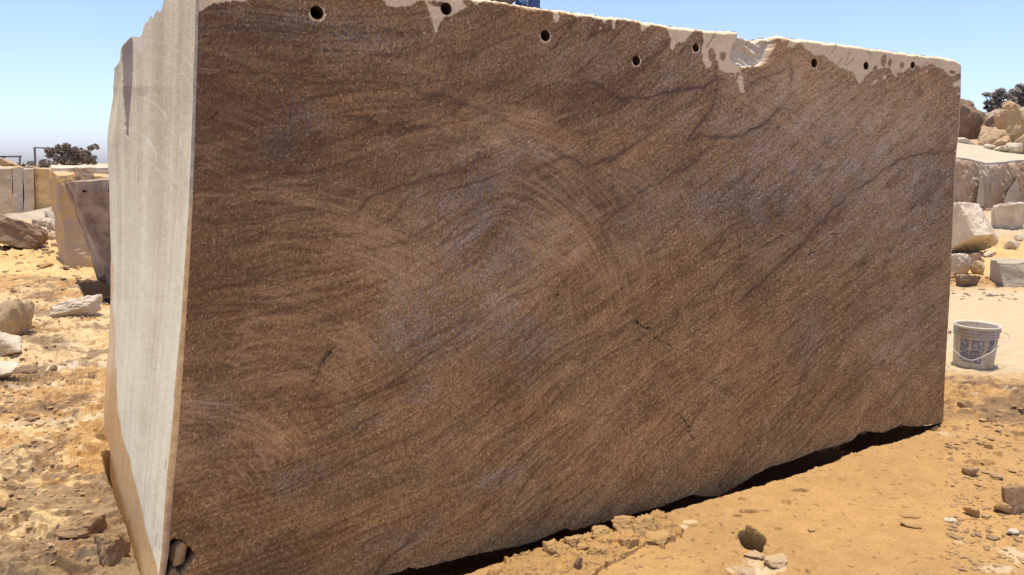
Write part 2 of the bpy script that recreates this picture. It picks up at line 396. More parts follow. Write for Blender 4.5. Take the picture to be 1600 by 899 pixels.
DARKER = [(340, 300, 150, 400, .35), (400, 120, 200, 110, .4), (380, 180, 110, 110, .75), (640, 160, 90, 50, .5), (850, 290, 140, 35, .6), (840, 150, 60, 22, .7), (330, 420, 60, 200, .45), (960, 290, 80, 40, .5), (500, 280, 100, 60, .35), (1180, 330, 90, 40, .35), (450, 560, 50, 40, .35), (330, 800, 80, 80, .35), (880, 175, 120, 40, .5), (1180, 450, 60, 60, .2), (420, 870, 80, 40, .4), (1240, 620, 80, 80, .3), (1100, 760, 120, 40, .35)]

def px_blob(u, v, cx, cy, rx, ry):
    cu, cv = uvp(cx, cy); ru = abs(uvp(cx + rx, cy)[0] - uvp(cx - rx, cy)[0]) / 2; rv = abs(uvp(cx, cy + ry)[1] - uvp(cx, cy - ry)[1]) / 2
    return np.exp(-0.8 * (((u - cu) / ru) ** 2 + ((v - cv) / rv) ** 2))

def build_front(parent):
    nc, nr = 800, 440
    xs = np.linspace(280, 1488, nc)                         # finer where the block is near
    um, _ = to_uv(xs, np.full(nc, 380.0))
    s = (um - um[0]) / (um[-1] - um[0])
    t = np.linspace(0, 1, nr)
    u0 = U0 + (U1 - U0) * s
    S, T = np.meshgrid(s, t)
    v = fB(u0)[None, :] * (1 - T) + fT(u0)[None, :] * T
    lo, hi = fL(v), fR(v)
    nL = 0.0012 * perlin(v * 45, v * 0 + 3, 5) + 0.006 * np.clip(perlin(v * 16, v * 0 + 5, 5) - 0.25, 0, 1); nR = 0.0035 * perlin(v * 22, v * 0 + 7, 6) + 0.002 * perlin(v * 80, v * 0 + 9, 6)
    u = (lo + nL) * (1 - S) + (hi + nR) * S
    v = fB(u) * (1 - T) + fT(u) * T
    jag = 0.004 * perlin(u * 30, u * 0 + 1, 8) + 0.004 * perlin(u * 90, u * 0 + 2, 9)
    v = v + jag * sstep(0.985, 1.0, T) * 1.3 + (jag * 1.2 + 0.003) * sstep(0.02, 0.0, T)
    # drill holes: snap the ring, leave the inside open
    keep = np.ones((nr - 1, nc - 1), bool)
    inside = np.zeros((nr, nc), bool)
    rim = np.zeros((nr, nc))
    for (hx, hy), R in zip(HOLES, HOLE_R):
        hu, hv = uvp(hx, hy)
        du, dv = u - hu, v - hv; r = np.hypot(du, dv) + 1e-9
        near = np.abs(r - R) < 0.0042
        u = np.where(near, hu + du / r * R, u); v = np.where(near, hv + dv / r * R, v)
        inside |= (r < R - 0.0042)
        ang = np.arctan2(dv, du)
        rim = np.maximum(rim, (r < R + 0.0055 + 0.002 * np.cos(ang + 0.9)) & (r > R - 0.006) & (np.cos(ang + 1.1) > -0.55))
    keep &= ~(inside[:-1, :-1] | inside[1:, :-1] | inside[:-1, 1:] | inside[1:, 1:])
    # ---- relief (out of the face, metres)
    h = 0.0010 * fbm(u * 3, v * 3, 3, 2) + 0.0004 * fbm(u * 25, v * 25, 3, 3)
    saw = np.zeros_like(u); sawd = np.zeros_like(u)
    for k, (cx, cy, r0, r1, a0, a1, amp, f) in enumerate(((.06, .38, .10, .55, 12, 100, .85, 1.), (.28, .45, .34, .78, 25, 100, .75, .8), (.40, .45, .74, 1.10, 45, 100, .8, .7), (.10, -.31, 1.55, 1.9, 55, 90, .6, .7),
                                                     (1.18, .86, .36, .96, -5, 95, .85, .8), (1.62, .88, .58, .86, 30, 84, .8, .8), (1.8, -.3, 2.15, 2.62, 45, 82, .75, .55), (2.45, .55, .95, 1.25, 30, 80, .45, .7), (.05, 1.0, .3, 1.0, 50, 95, .35, .8), (.9, .9, .65, 1.05, 50, 100, .4, .7))):
        rr = np.hypot(u - cx, v - cy) + 0.006 * perlin(u * 3, v * 3, 600 + k); th = np.degrees(np.arctan2(v - cy, u - cx))
        win = sstep(a0, a0 + 22, th) * sstep(a1, a1 - 15, th) * sstep(r0, r0 + .08, rr) * sstep(r1, r1 - .10, rr)
        tt_ = th * 0.035
        n_ = perlin(rr * 34 * f, tt_ + k, 610 + k); n2_ = perlin(rr * 78 * f, tt_ * 1.6 + k, 630 + k)
        vis = np.clip(0.75 + 1.1 * perlin(rr * 9, tt_ * 1.2, 650 + k), 0, 1)
        saw += amp * win * vis * (0.85 * np.exp(-(n_ / 0.13) ** 2) + 0.5 * np.exp(-(n2_ / 0.22) ** 2))
        sawd += amp * win * np.clip(perlin(rr * 16 * f, tt_ * .8, 670 + k), 0, 1)
    for k, (x1, y1, x2, y2, x3, y3, am) in enumerate(SAW):
        p, q, r3 = uvp(x1, y1), uvp(x2, y2), uvp(x3, y3)
        cx, cy, Rr = circ3(p, q, r3)
        rr = np.hypot(u - cx, v - cy); th = np.arctan2(v - cy, u - cx)
        t1, t3 = math.atan2(p[1] - cy, p[0] - cx), math.atan2(r3[1] - cy, r3[0] - cx)
        win = sstep(t1 + .12, t1 - .02, th) * sstep(t3 - .15, t3 + .05, th)
        rk = random.Random(900 + k)
        for off, a2, w2 in [(0, 1.0, .0024)] + [(rk.uniform(-.05, .05), rk.uniform(.35, .8), rk.uniform(.0014, .0026)) for _ in range(6)]:
            saw += 0.85 * am * a2 * win * np.exp(-((rr - Rr - off) / w2) ** 2) * np.clip(0.6 + 1.1 * perlin(th * 9 + off * 200, th * 0 + k, 905), 0, 1.3)
    h += -0.0005 * saw
    chipm = in_poly(u + 0.008 * perlin(u * 40, v * 40, 60), v + 0.008 * perlin(u * 40, v * 40, 61), uvl(CHIP))
    cv0 = uvp(1175, 106)[1]; cv1 = uvp(1190, 57)[1]
    dpt = np.clip((v - cv0) / (cv1 - cv0), 0.0, 1.2)
    c1, c2, crv = cells(u * 17 + v * 9, v * 40 + u * 16, 71)
    chip_depth = 0.012 + 0.030 * dpt ** 0.8 + 0.022 * (crv - 0.5) + 0.016 * ridged(u * 9 + v * 6, v * 34 + u * 20, 4, 63)
    h = np.where(chipm, -np.clip(chip_depth, 0.004, 0.2), h)
    # bevel of the top edge, chipped here and there
    edge = (fT(u) - v)
    bev = 0.011 + 0.010 * np.clip(perlin(u * 9, u * 0, 12), 0, 1) + 0.003 * perlin(u * 60, u * 0, 13)
    h -= np.where(edge < bev, (bev - edge) * 1.6, 0)
    # broken hollow at the lower left corner
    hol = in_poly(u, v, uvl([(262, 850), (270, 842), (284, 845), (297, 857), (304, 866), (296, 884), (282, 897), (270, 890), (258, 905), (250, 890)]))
    h = np.where(hol, -0.07, h)
    # dents of the cracks
    # ---- colour
    z0 = np.zeros_like(u)
    warp = 0.10 * fbm(u * 1.4, v * 1.4, 3, 20); warp2 = 0.10 * fbm(u * 1.4 + 9, v * 1.4, 3, 21)
    su = np.linspace(0, 5, 400)
    slope = 0.10 + 0.42 * sstep(0.35, 1.5, su) + 0.06 * sstep(2.2, 3.5, su)
    Gs = np.interp(u, su, np.cumsum(slope) * (su[1] - su[0]))
    psi = v - Gs * (1.0 + 0.18 * sstep(1.4, 0.2, v)) + 0.10 * fbm(u * 0.9, v * 1.2, 3, 22) + 0.018 * fbm(u * 5, v * 6, 3, 23)
    al_ = u + 0.4 * v
    st = 0.55 * perlin(al_ * 1.3, psi * 13, 30) + 0.6 * perlin(al_ * 3.2, psi * 34, 31) + 0.5 * perlin(al_ * 7, psi * 70, 32)
    fine = 0.5 * perlin(al_ * 42, psi * 110, 41) + 0.45 * perlin(al_ * 95, psi * 190, 45)
    lines = np.zeros_like(u)
    for k, (fa, fp, w_, am) in enumerate(((0.7, 7, .022, 1.1), (0.8, 12, .036, 1.0), (1.3, 22, .055, .9), (2.0, 38, .10, .7), (.6, 16, .04, .9))):
        n_ = perlin(al_ * fa + 3 * k, psi * fp, 34 + k)
        on = sstep(0.02, 0.30, perlin(al_ * 1.6 + k * 7, psi * 5, 700 + k) + 0.35 * fbm(u * 1.1, v * 1.1, 2, 710) + 0.10 * sstep(0.8, 1.8, u))
        lines = np.maximum(lines, am * on * np.exp(-(n_ / w_) ** 2))
    blot = fbm(u * 2.2, v * 2.2, 4, 50); blot2 = fbm(u * 9, v * 9, 4, 52)
    grain = RNG.normal(0, 1, u.shape)
    bandy = np.sin(7 * (v * 1.1 - u * 0.62) + 9 * fbm(u * 0.9, v * 0.9, 3, 67)) * 0.35 + ridged((u * .8 + v * .6) * 1.2 + warp * 4, (v * .8 - u * .55) * 7 + warp2 * 6, 4, 68) * 0.8 - 0.1
    nearw = sstep(2.4, 0.9, u)
    iso = (perlin(u * 85 + 6 * warp, v * 105, 61) + 0.7 * perlin(u * 150, v * 180, 62)) * (1 - nearw) + nearw * (0.8 * perlin(u * 130 + v * 20, v * 210, 65) + 0.35 * perlin(u * 60, v * 120, 66))
    iso2 = perlin(u * 60 + 40, v * 75, 63) + 0.6 * perlin(u * 130, v * 140, 64)
    wob_u, wob_v = u + 0.09 * fbm(u * 5, v * 5, 4, 55), v + 0.09 * fbm(u * 5 + 30, v * 5, 4, 56)
    t_ = 0.53 + 0.17 * st + 0.12 * fine + 0.30 * iso + 0.16 * blot + 0.17 * blot2 + 0.085 * grain + 0.07 * bandy - 0.36 * lines - 0.14 * np.clip(sawd, 0, 1) + 0.10 * grain
    for b_ in LIGHTER: t_ += 0.25 * b_[4] * px_blob(wob_u, wob_v, *b_[:4])
    for b_ in DARKER: t_ -= 0.26 * b_[4] * px_blob(wob_u, wob_v, *b_[:4])
    t_ -= 0.06 * sstep(0.9, 0.2, u)
    purple = z0 + 0.08
    for b_ in PATCH: purple += b_[4] * px_blob(wob_u, wob_v, *b_[:4])
    purple = np.clip(purple * (0.75 + 0.9 * blot2 + 0.5 * st + 0.9 * iso2) + 0.10 * iso2, 0, 0.75)
    red = np.clip(0.45 + 0.8 * iso2 + 1.0 * fbm(u * 3.3 + 40, v * 3.3, 4, 58) + 0.5 * st, 0, 1)
    t_ = np.clip(t_, 0, 1.25)[..., None]
    dark = np.array([0.105, 0.058, 0.025]); mid = np.array([0.262, 0.156, 0.062]); hi_ = np.array([0.54, 0.35, 0.150])
    col = np.where(t_ < 0.5, dark + (mid - dark) * t_ * 2, mid + (hi_ - mid) * (t_ - 0.5) * 2)
    col = col * (1 - red[..., None] * 0.6) + col * np.array([1.16, 0.93, 0.72]) * red[..., None] * 0.6
    lum = col.mean(-1, keepdims=True)
    col = col + (lum * np.array([1.13, 1.00, 0.79]) - col) * purple[..., None]
    col = col * (1 + 0.30 * np.clip(saw, 0, 1.1)[..., None])
    col = col + (np.array([0.50, 0.32, 0.16]) - col) * np.clip(np.clip(saw, 0, 1.3) * (0.58 + 0.6 * iso), 0, .9)[..., None]
    vw = 0.012 * perlin(u * 14, v * 14, 70); vw2 = 0.012 * perlin(u * 14 + 50, v * 14, 71)
    for pts, w_, a in VEINS:
        d, al = dist_poly(u + vw, v + vw2, uvl(pts))
        w2 = w_ * (0.8 + 0.9 * perlin(al * 9, al * 0 + w_ * 1000, 72)) * 0.65 + 0.0028
        m_ = np.exp(-(d / w2) ** 2) * a * sstep(0, 0.06, al) * sstep(1, 0.94, al) + 0.30 * a * np.exp(-(d / 0.022) ** 2)
        m_ = m_ * (0.75 + 0.6 * blot2)
        col = col + (np.array([0.07, 0.040, 0.027]) - col) * np.clip(m_, 0, .9)[..., None]
    # flecks: black mica and pale feldspar
    mica = (perlin(u * 95, v * 130, 75) > 0.62) & (grain > 0.4) & (px_blob(u, v, 845, 148, 75, 22) + px_blob(u, v, 700, 200, 220, 60) * .25 > RNG.random(u.shape) * 0.9)
    col = np.where(mica[..., None], 0.012, col)
    pale = (grain > 2.9)
    col = np.where(pale[..., None], col * 1.5, col)
    for pts, w_ in CRACKS:
        d, al = dist_poly(u + vw * .3, v + vw2 * .3, uvl(pts))
        m_ = d < w_ * (0.75 + 0.8 * perlin(al * 7, al * 0 + w_ * 999, 78))
        col = np.where(m_[..., None], 0.02, col); h = np.where(m_, h - 0.004, h)
    for pts, w_, a in SCRATCH:
        d, al = dist_poly(u + vw * .15, v + vw2 * .15, uvl(pts))
        m_ = np.exp(-(d / (w_ * 1.15)) ** 2) * a * (0.7 + 0.5 * perlin(al * 12, al * 0 + w_ * 999, 79)) * sstep(0, .1, al) * sstep(1, .85, al)
        col = col + (np.array([0.48, 0.37, 0.26]) - col) * np.clip(m_, 0, 1)[..., None]
    # dry stone along the rim, drawn by how the water ran
    dn_u = u + 0.0035 * perlin(u * 34, v * 34, 80) + 0.002 * perlin(u * 95, v * 95, 81)
    dn_v = v + 0.0035 * perlin(u * 34 + 20, v * 34, 82) + 0.002 * perlin(u * 95 + 20, v * 95, 83)
    dry = np.zeros(u.shape, bool)
    for poly in DRY: dry |= in_poly(dn_u, dn_v, uvl(poly))
    def ell(x, y, rx, ry):
        cu, cv = uvp(x, y); ru = abs(uvp(x + rx, y)[0] - cu); rv = abs(uvp(x, y + ry)[1] - cv)
        return ((dn_u - cu) / ru) ** 2 + ((dn_v - cv) / rv) ** 2 < 1
    for b_ in WET_HOLES: dry &= ~ell(*b_)
    for x, y, r_ in DRY_DOTS: dry |= ell(x, y, r_, r_)
    dry |= (edge < 0.006 + 0.004 * perlin(u * 40, u * 0, 84)) | chipm | (rim > 0)
    right_edge = (hi - u) < 0.005 + 0.005 * perlin(v * 25, v * 0, 85)
    dry |= right_edge & (v > 1.0)
    dstain = np.exp(-(((perlin((u + v * .8) * 9, (v - u * .8) * 1.6, 86)) - 0.55) / 0.05) ** 2) * (v > 1)
    dcol = np.array([0.78, 0.63, 0.385]) * (1 + 0.10 * st + 0.10 * fine + 0.08 * blot + 0.045 * grain)[..., None]
    dcol = dcol * (1 - 0.25 * dstain[..., None])
    ch = np.array([0.66, 0.57, 0.42]) * (1 + 0.25 * fbm(u * 30 + v * 20, v * 60 - u * 20, 4, 88))[..., None]
    dcol = np.where(chipm[..., None], ch, dcol)
    for seg in ([(1308, 68), (1300, 82)], [(1316, 90), (1306, 104)], [(1328, 80), (1320, 101)], [(1334, 93), (1322, 103)], [(1345, 72), (1345, 78)], [(1437, 84), (1428, 93)], [(1118, 52), (1104, 74)], [(1450, 98), (1440, 104)]):
        d, al = dist_poly(dn_u, dn_v, uvl(seg))
        dcol = np.where((d < 0.0045)[..., None], dcol * 0.62, dcol)
    col = np.where(dry[..., None], dcol, col)
    halo = np.zeros(u.shape, bool)
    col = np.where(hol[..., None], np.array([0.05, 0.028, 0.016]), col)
    P = A + u[..., None] * U + v[..., None] * V + h[..., None] * NF
    me = np_mesh('front_face', P.reshape(-1, 3), grid_quads(nr, nc, keep), True, np.clip(col, 0.005, 0.9).reshape(-1, 3), {'Dry': dry.astype(float)})
    link('front_face', me, parent, M_FACE)
    return P

block = empty('stone_block', (0, 0, 0), 'huge sawn stone block with wet brown front and pale dry left side, filling the view', 'stone block')
FP = build_front(block)
nrF, ncF = FP.shape[:2]

# drill holes: dusty mouth and dark bore
for (hx, hy), R in zip(HOLES, HOLE_R):
    hu, hv = uvp(hx, hy)
    seg = 28
    rings = [(R * 1.012, 0.0012), (R * 0.985, -0.001), (R * 0.95, -0.03), (R * 0.95, -0.14)]
    co = []
    for r_, dz in rings:
        for k in range(seg):
            a_ = 2 * math.pi * k / seg
            co.append(A + (hu + r_ * math.cos(a_)) * U + (hv + r_ * math.sin(a_)) * V + dz * NF)
    co.append(A + hu * U + hv * V - 0.145 * NF)
    fc = []
    for k in range(len(rings) - 1):
        for j in range(seg):
            fc.append((k * seg + j, k * seg + (j + 1) % seg, (k + 1) * seg + (j + 1) % seg, (k + 1) * seg + j))
    me = bpy.data.meshes.new('drill_hole')
    me.from_pydata([tuple(c) for c in co], [], fc + [((len(rings) - 1) * seg + j, (len(rings) - 1) * seg + (j + 1) % seg, len(co) - 1) for j in range(seg)])
    link('drill_hole', me, block, M_HOLE)

# ------------------------------------------------------------------ main block: corner strip and left side
CL_PX = [(309, -70), (306, 10), (305, 60), (303, 110), (301, 180), (298, 240), (295, 320), (291, 380), (287, 440), (281, 520), (274, 598), (267, 680), (260, 748), (256, 800), (252, 862), (247, 899), (242, 970), (240, 1040)]
SIL_PX = [(162, 90), (162, 110), (161, 135), (163, 147), (165, 180), (168, 230), (170, 280), (172, 340), (173, 400), (173, 470), (170, 530), (166, 585), (163, 640), (163, 700)]
TOP_PX = [(160, 108), (163, 104), (180, 86), (194, 69), (203, 60), (208, 57), (219, 58), (222, 55), (224, 46), (227, 36), (232, 33), (234, 25), (236, 24), (239, 29), (243, 18), (246, 15), (249, 20), (252, 15), (255, 3), (258, -5), (270, -20), (290, -46), (312, -73)]
BOT_PX = [(160, 690), (163, 700), (168, 730), (177, 768), (187, 808), (198, 850), (206, 870), (216, 900), (232, 950), (252, 1010)]
YF = 4.02
def front_left_pt(px_y):
    """the front face's left boundary at photo height y, in the place"""
    x = np.interp(px_y, [p[1] for p in L_PX], [p[0] for p in L_PX])
    u, v = to_uv(x, px_y)
    return A + u[..., None] * U + v[..., None] * V
def build_side(parent):
    ni, nj = 220, 620
    a = np.linspace(0, 1, ni)
    # column a runs from the near corner (0) to the far silhouette (1)
    tt = np.linspace(0, 1, nj)
    Aa, Tt = np.meshgrid(a, tt)
    fr_ = lambda yy: np.interp(yy, [p[1] for p in CL_PX], [p[0] for p in CL_PX])
    fl_ = lambda yy: np.interp(yy, [p[1] for p in SIL_PX], [p[0] for p in SIL_PX])
    yt = 40.0 + 0 * a; yb = 850.0 + 0 * a
    for it in range(40):
        xt = fr_(yt) + (fl_(yt) - fr_(yt)) * a; xb = fr_(yb) + (fl_(yb) - fr_(yb)) * a
        yt = 0.5 * yt + 0.5 * np.interp(xt, [p[0] for p in TOP_PX], [p[1] for p in TOP_PX])
        yb = 0.5 * yb + 0.5 * np.interp(xb, [p[0] for p in BOT_PX], [p[1] for p in BOT_PX])
    y = yt[None] + (yb - yt)[None] * Tt
    x = fr_(y) + (fl_(y) - fr_(y)) * Aa
    near = front_left_pt(y)
    Yn = near[..., 1] + 0.012
    invY = (1 / Yn) * (1 - Aa) + (1 / YF) * Aa
    P = np.moveaxis(D(x, y, 1 / invY), 0, -1)
    sn = np.array([-0.83, -0.55, 0.0])
    # photographed facets: a wedge shaped flake scar, the broken lower left slope
    wedge = in_poly(x + 1.0 * perlin(x * .2, y * .1, 3), y, [(189, 76), (206, 58), (208, 70), (207, 130), (203, 170), (200, 217), (197, 212), (192, 150)])
    sc = sstep(0, 30, x - np.interp(y, [60, 215], [189, 198]))
    dz = np.where(wedge, -0.004, 0)
    farface = sstep(193, 165, x) * sstep(230, 120, y)
    dz = dz - 0.05 * farface
    dz = dz + 0.004 * fbm(P[..., 1] * 2, P[..., 2] * 1.5, 4, 90) + 0.0016 * fbm(P[..., 1] * 9, P[..., 2] * 9, 4, 91)
    P = P + dz[..., None] * sn
    s_, z_ = P[..., 1], P[..., 2]
    # colour of the stone
    swx = 0.10 * fbm(z_ * 1.5, s_ * 1.5, 3, 108)
    band = perlin((s_ + swx) * 7, z_ * 0.35, 92) * 0.6 + 0.5 * perlin(s_ * 17, z_ * 0.6, 93) + 0.3 * perlin(s_ * 45, z_ * 1.5, 94)
    grain = RNG.normal(0, 1, x.shape)
    t = 0.66 + 0.50 * band + 0.16 * grain + 0.25 * fbm(s_ * 4, z_ * 4, 4, 95)
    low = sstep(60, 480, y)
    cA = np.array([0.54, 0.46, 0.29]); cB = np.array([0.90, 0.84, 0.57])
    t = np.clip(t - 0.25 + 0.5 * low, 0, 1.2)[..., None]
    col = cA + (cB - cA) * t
    # saw arcs
    arc = np.zeros_like(x)
    for cx, cy, r_, a0, a1, k in ((205, 215, 62, -95, -15, 1.), (205, 210, 70, -80, -20, .6), (188, 262, 58, -100, 0, .8), (192, 250, 50, -110, 0, .6), (232, 170, 75, -85, -15, .7), (236, 150, 78, -70, -10, .7), (215, 270, 80, -70, 10, .5), (240, 110, 70, -80, -10, .5), (190, 340, 90, -75, 5, .35), (215, 360, 95, -70, 5, .3)):
        rr = np.hypot((x - cx) * 1.0, (y - cy) * 0.95); th = np.degrees(np.arctan2(y - cy, x - cx))
        arc += k * np.exp(-((rr - r_) / 1.1) ** 2) * sstep(a0, a0 + 18, th) * sstep(a1, a1 - 18, th)
    arc += 0.35 * np.clip(perlin(np.hypot(x - 190, y - 330) * 0.42, x * 0.01, 97), 0, 1) * sstep(330, 250, y)
    col = col * (1 + 0.30 * np.clip(arc, 0, 1.2))[..., None]
    # rust coloured natural skin at the lower left and in a streak down the far edge
    ex = np.interp(y, [250, 420, 560, 600, 640, 700, 760, 820, 870, 899, 960], [165, 176, 181, 180, 184, 197, 213, 228, 240, 247, 258]) + 2.5 * perlin(y * 0.03, x * 0.02, 98)
    skin = sstep(1.2, -1.2, x - ex) * sstep(260, 420, y)
    rust = np.array([0.68, 0.43, 0.18]) * (1 + 0.16 * band + 0.08 * grain)[..., None]
    upper = sstep(560, 610, y) * 0.35 + 0.65
    col = col + (rust - col) * (skin * upper)[..., None]
    # broken near edge low down
    er = np.interp(y, [420, 560, 700, 800, 899], [289, 280, 262, 248, 238])
    flake = (np.abs(x - er - 1.2 * perlin(y * .06, y * 0, 99)) < 1.0) & (perlin(y * .035, y * 0 + 4, 100) > 0.18) & (y > 470)
    col = np.where(flake[..., None], col * 0.55, col)
    # shade of the flake scar painted as a darker wedge
    col = np.where(wedge[..., None], np.array([0.33, 0.27, 0.22]) * (1 + 0.2 * band + 0.1 * grain)[..., None], col)
    sunlit_ledge = in_poly(x, y, [(208, 58), (222, 57), (222, 85), (217, 80), (214, 74), (210, 66)])
    col = np.where(sunlit_ledge[..., None], np.array([0.78, 0.70, 0.52]), col)  # sunlit top of the small ledge painted as a pale patch
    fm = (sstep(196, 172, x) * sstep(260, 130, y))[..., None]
    col = col * (1 - fm) + col * np.array([0.84, 0.82, 0.80]) * fm  # upper far facet turned away, its shade tinted into the stone
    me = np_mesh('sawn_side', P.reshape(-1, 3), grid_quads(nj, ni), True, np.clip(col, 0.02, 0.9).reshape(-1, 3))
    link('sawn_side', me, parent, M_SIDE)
    # corner strip between side and front
    m = 6; b = np.linspace(0, 1, m)
    yy = y[:, 0]
    n0 = P[:, 0]; n1 = front_left_pt(yy)
    nz = 0.002 * perlin(np.arange(nj) * .08, np.zeros(nj), 101)
    Q = n0[:, None] * (1 - b)[None, :, None] + n1[:, None] * b[None, :, None]
    Q = Q + (np.sin(b * math.pi)[None, :] * (0.004 + nz[:, None]))[..., None] * np.array([-0.3, -0.95, 0])
    yq = yy[:, None] + 0 * b[None, :]
    grey = np.array([0.40, 0.36, 0.28]); org = np.array([0.60, 0.40, 0.18]); brn = np.array([0.28, 0.18, 0.12])
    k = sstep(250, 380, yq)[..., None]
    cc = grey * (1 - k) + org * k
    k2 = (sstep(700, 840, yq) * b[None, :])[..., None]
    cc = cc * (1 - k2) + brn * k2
    cc = cc * (1 + 0.12 * perlin(yq * .2, b[None, :] * 9 + 0 * yq, 102) + 0.06 * RNG.normal(0, 1, yq.shape))[..., None]
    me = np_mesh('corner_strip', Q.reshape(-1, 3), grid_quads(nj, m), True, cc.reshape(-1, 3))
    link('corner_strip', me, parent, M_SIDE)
    return P
SP = build_side(block)

def build_hull(parent):
    """top, far sides and the undercut bottom of the block"""
    W = np.array([-0.55, 0.835, 0.0])
    topF = FP[-1, ::8]; botF = FP[0, ::8]
    depth = 1.95
    nb = 12; bb = np.linspace(0, 1, nb)
    sideTop = SP[0, :]; sideBot = SP[-1, :]
    def samp(line, n):
        i = np.linspace(0, len(line) - 1, n)
        return np.stack([np.interp(i, np.arange(len(line)), line[:, k]) for k in range(3)], 1)
    st = samp(sideTop, nb); sb = samp(sideBot, nb)
    co, fc = [], []
    def patch(P3):
        base = len(co); r_, c_ = P3.shape[:2]
        co.extend(map(tuple, P3.reshape(-1, 3)))
        for q in grid_quads(r_, c_): fc.append(tuple(int(base + k) for k in q))
    na = len(topF); aa = np.linspace(0, 1, na)
    top = topF[None] + (st - st[0])[:, None] * (1 - aa)[None, :, None] + (W * depth)[None, None] * (bb[:, None] * aa[None, :])[..., None]
    top[..., 2] += -0.01 * bb[:, None] - 0.02 * np.abs(perlin(top[..., 0] * 6, top[..., 1] * 6, 110)) * (bb[:, None] > 0) - 0.03 * bb[:, None]
    patch(top)
    off = (sb - sb[0])
    bot = botF[None] + off[:, None] * (1 - aa)[None, :, None] + (W * depth)[None, None] * (bb[:, None] * aa[None, :])[..., None]
    inset = np.minimum.reduce([bb[:, None] * depth + 0 * aa[None, :], aa[None, :] * 4.3 + 0 * bb[:, None], (1 - aa[None, :]) * 4.3 + 0.2 + 0 * bb[:, None]])
    bot[..., 2] = np.where(inset > 0.75, -0.55, bot[..., 2])
    patch(bot)
    back = top[-1][None] * np.linspace(0, 1, 4)[:, None, None] + bot[-1][None] * (1 - np.linspace(0, 1, 4))[:, None, None]
    patch(back)
    fr = FP[::8, -1]
    right = fr[None] + (W * depth)[None, None] * bb[:, None, None]
    patch(right)
    me = bpy.data.meshes.new('block_body'); me.from_pydata(co, [], fc)
    link('block_body', me, parent, M_BODY)
build_hull(block)

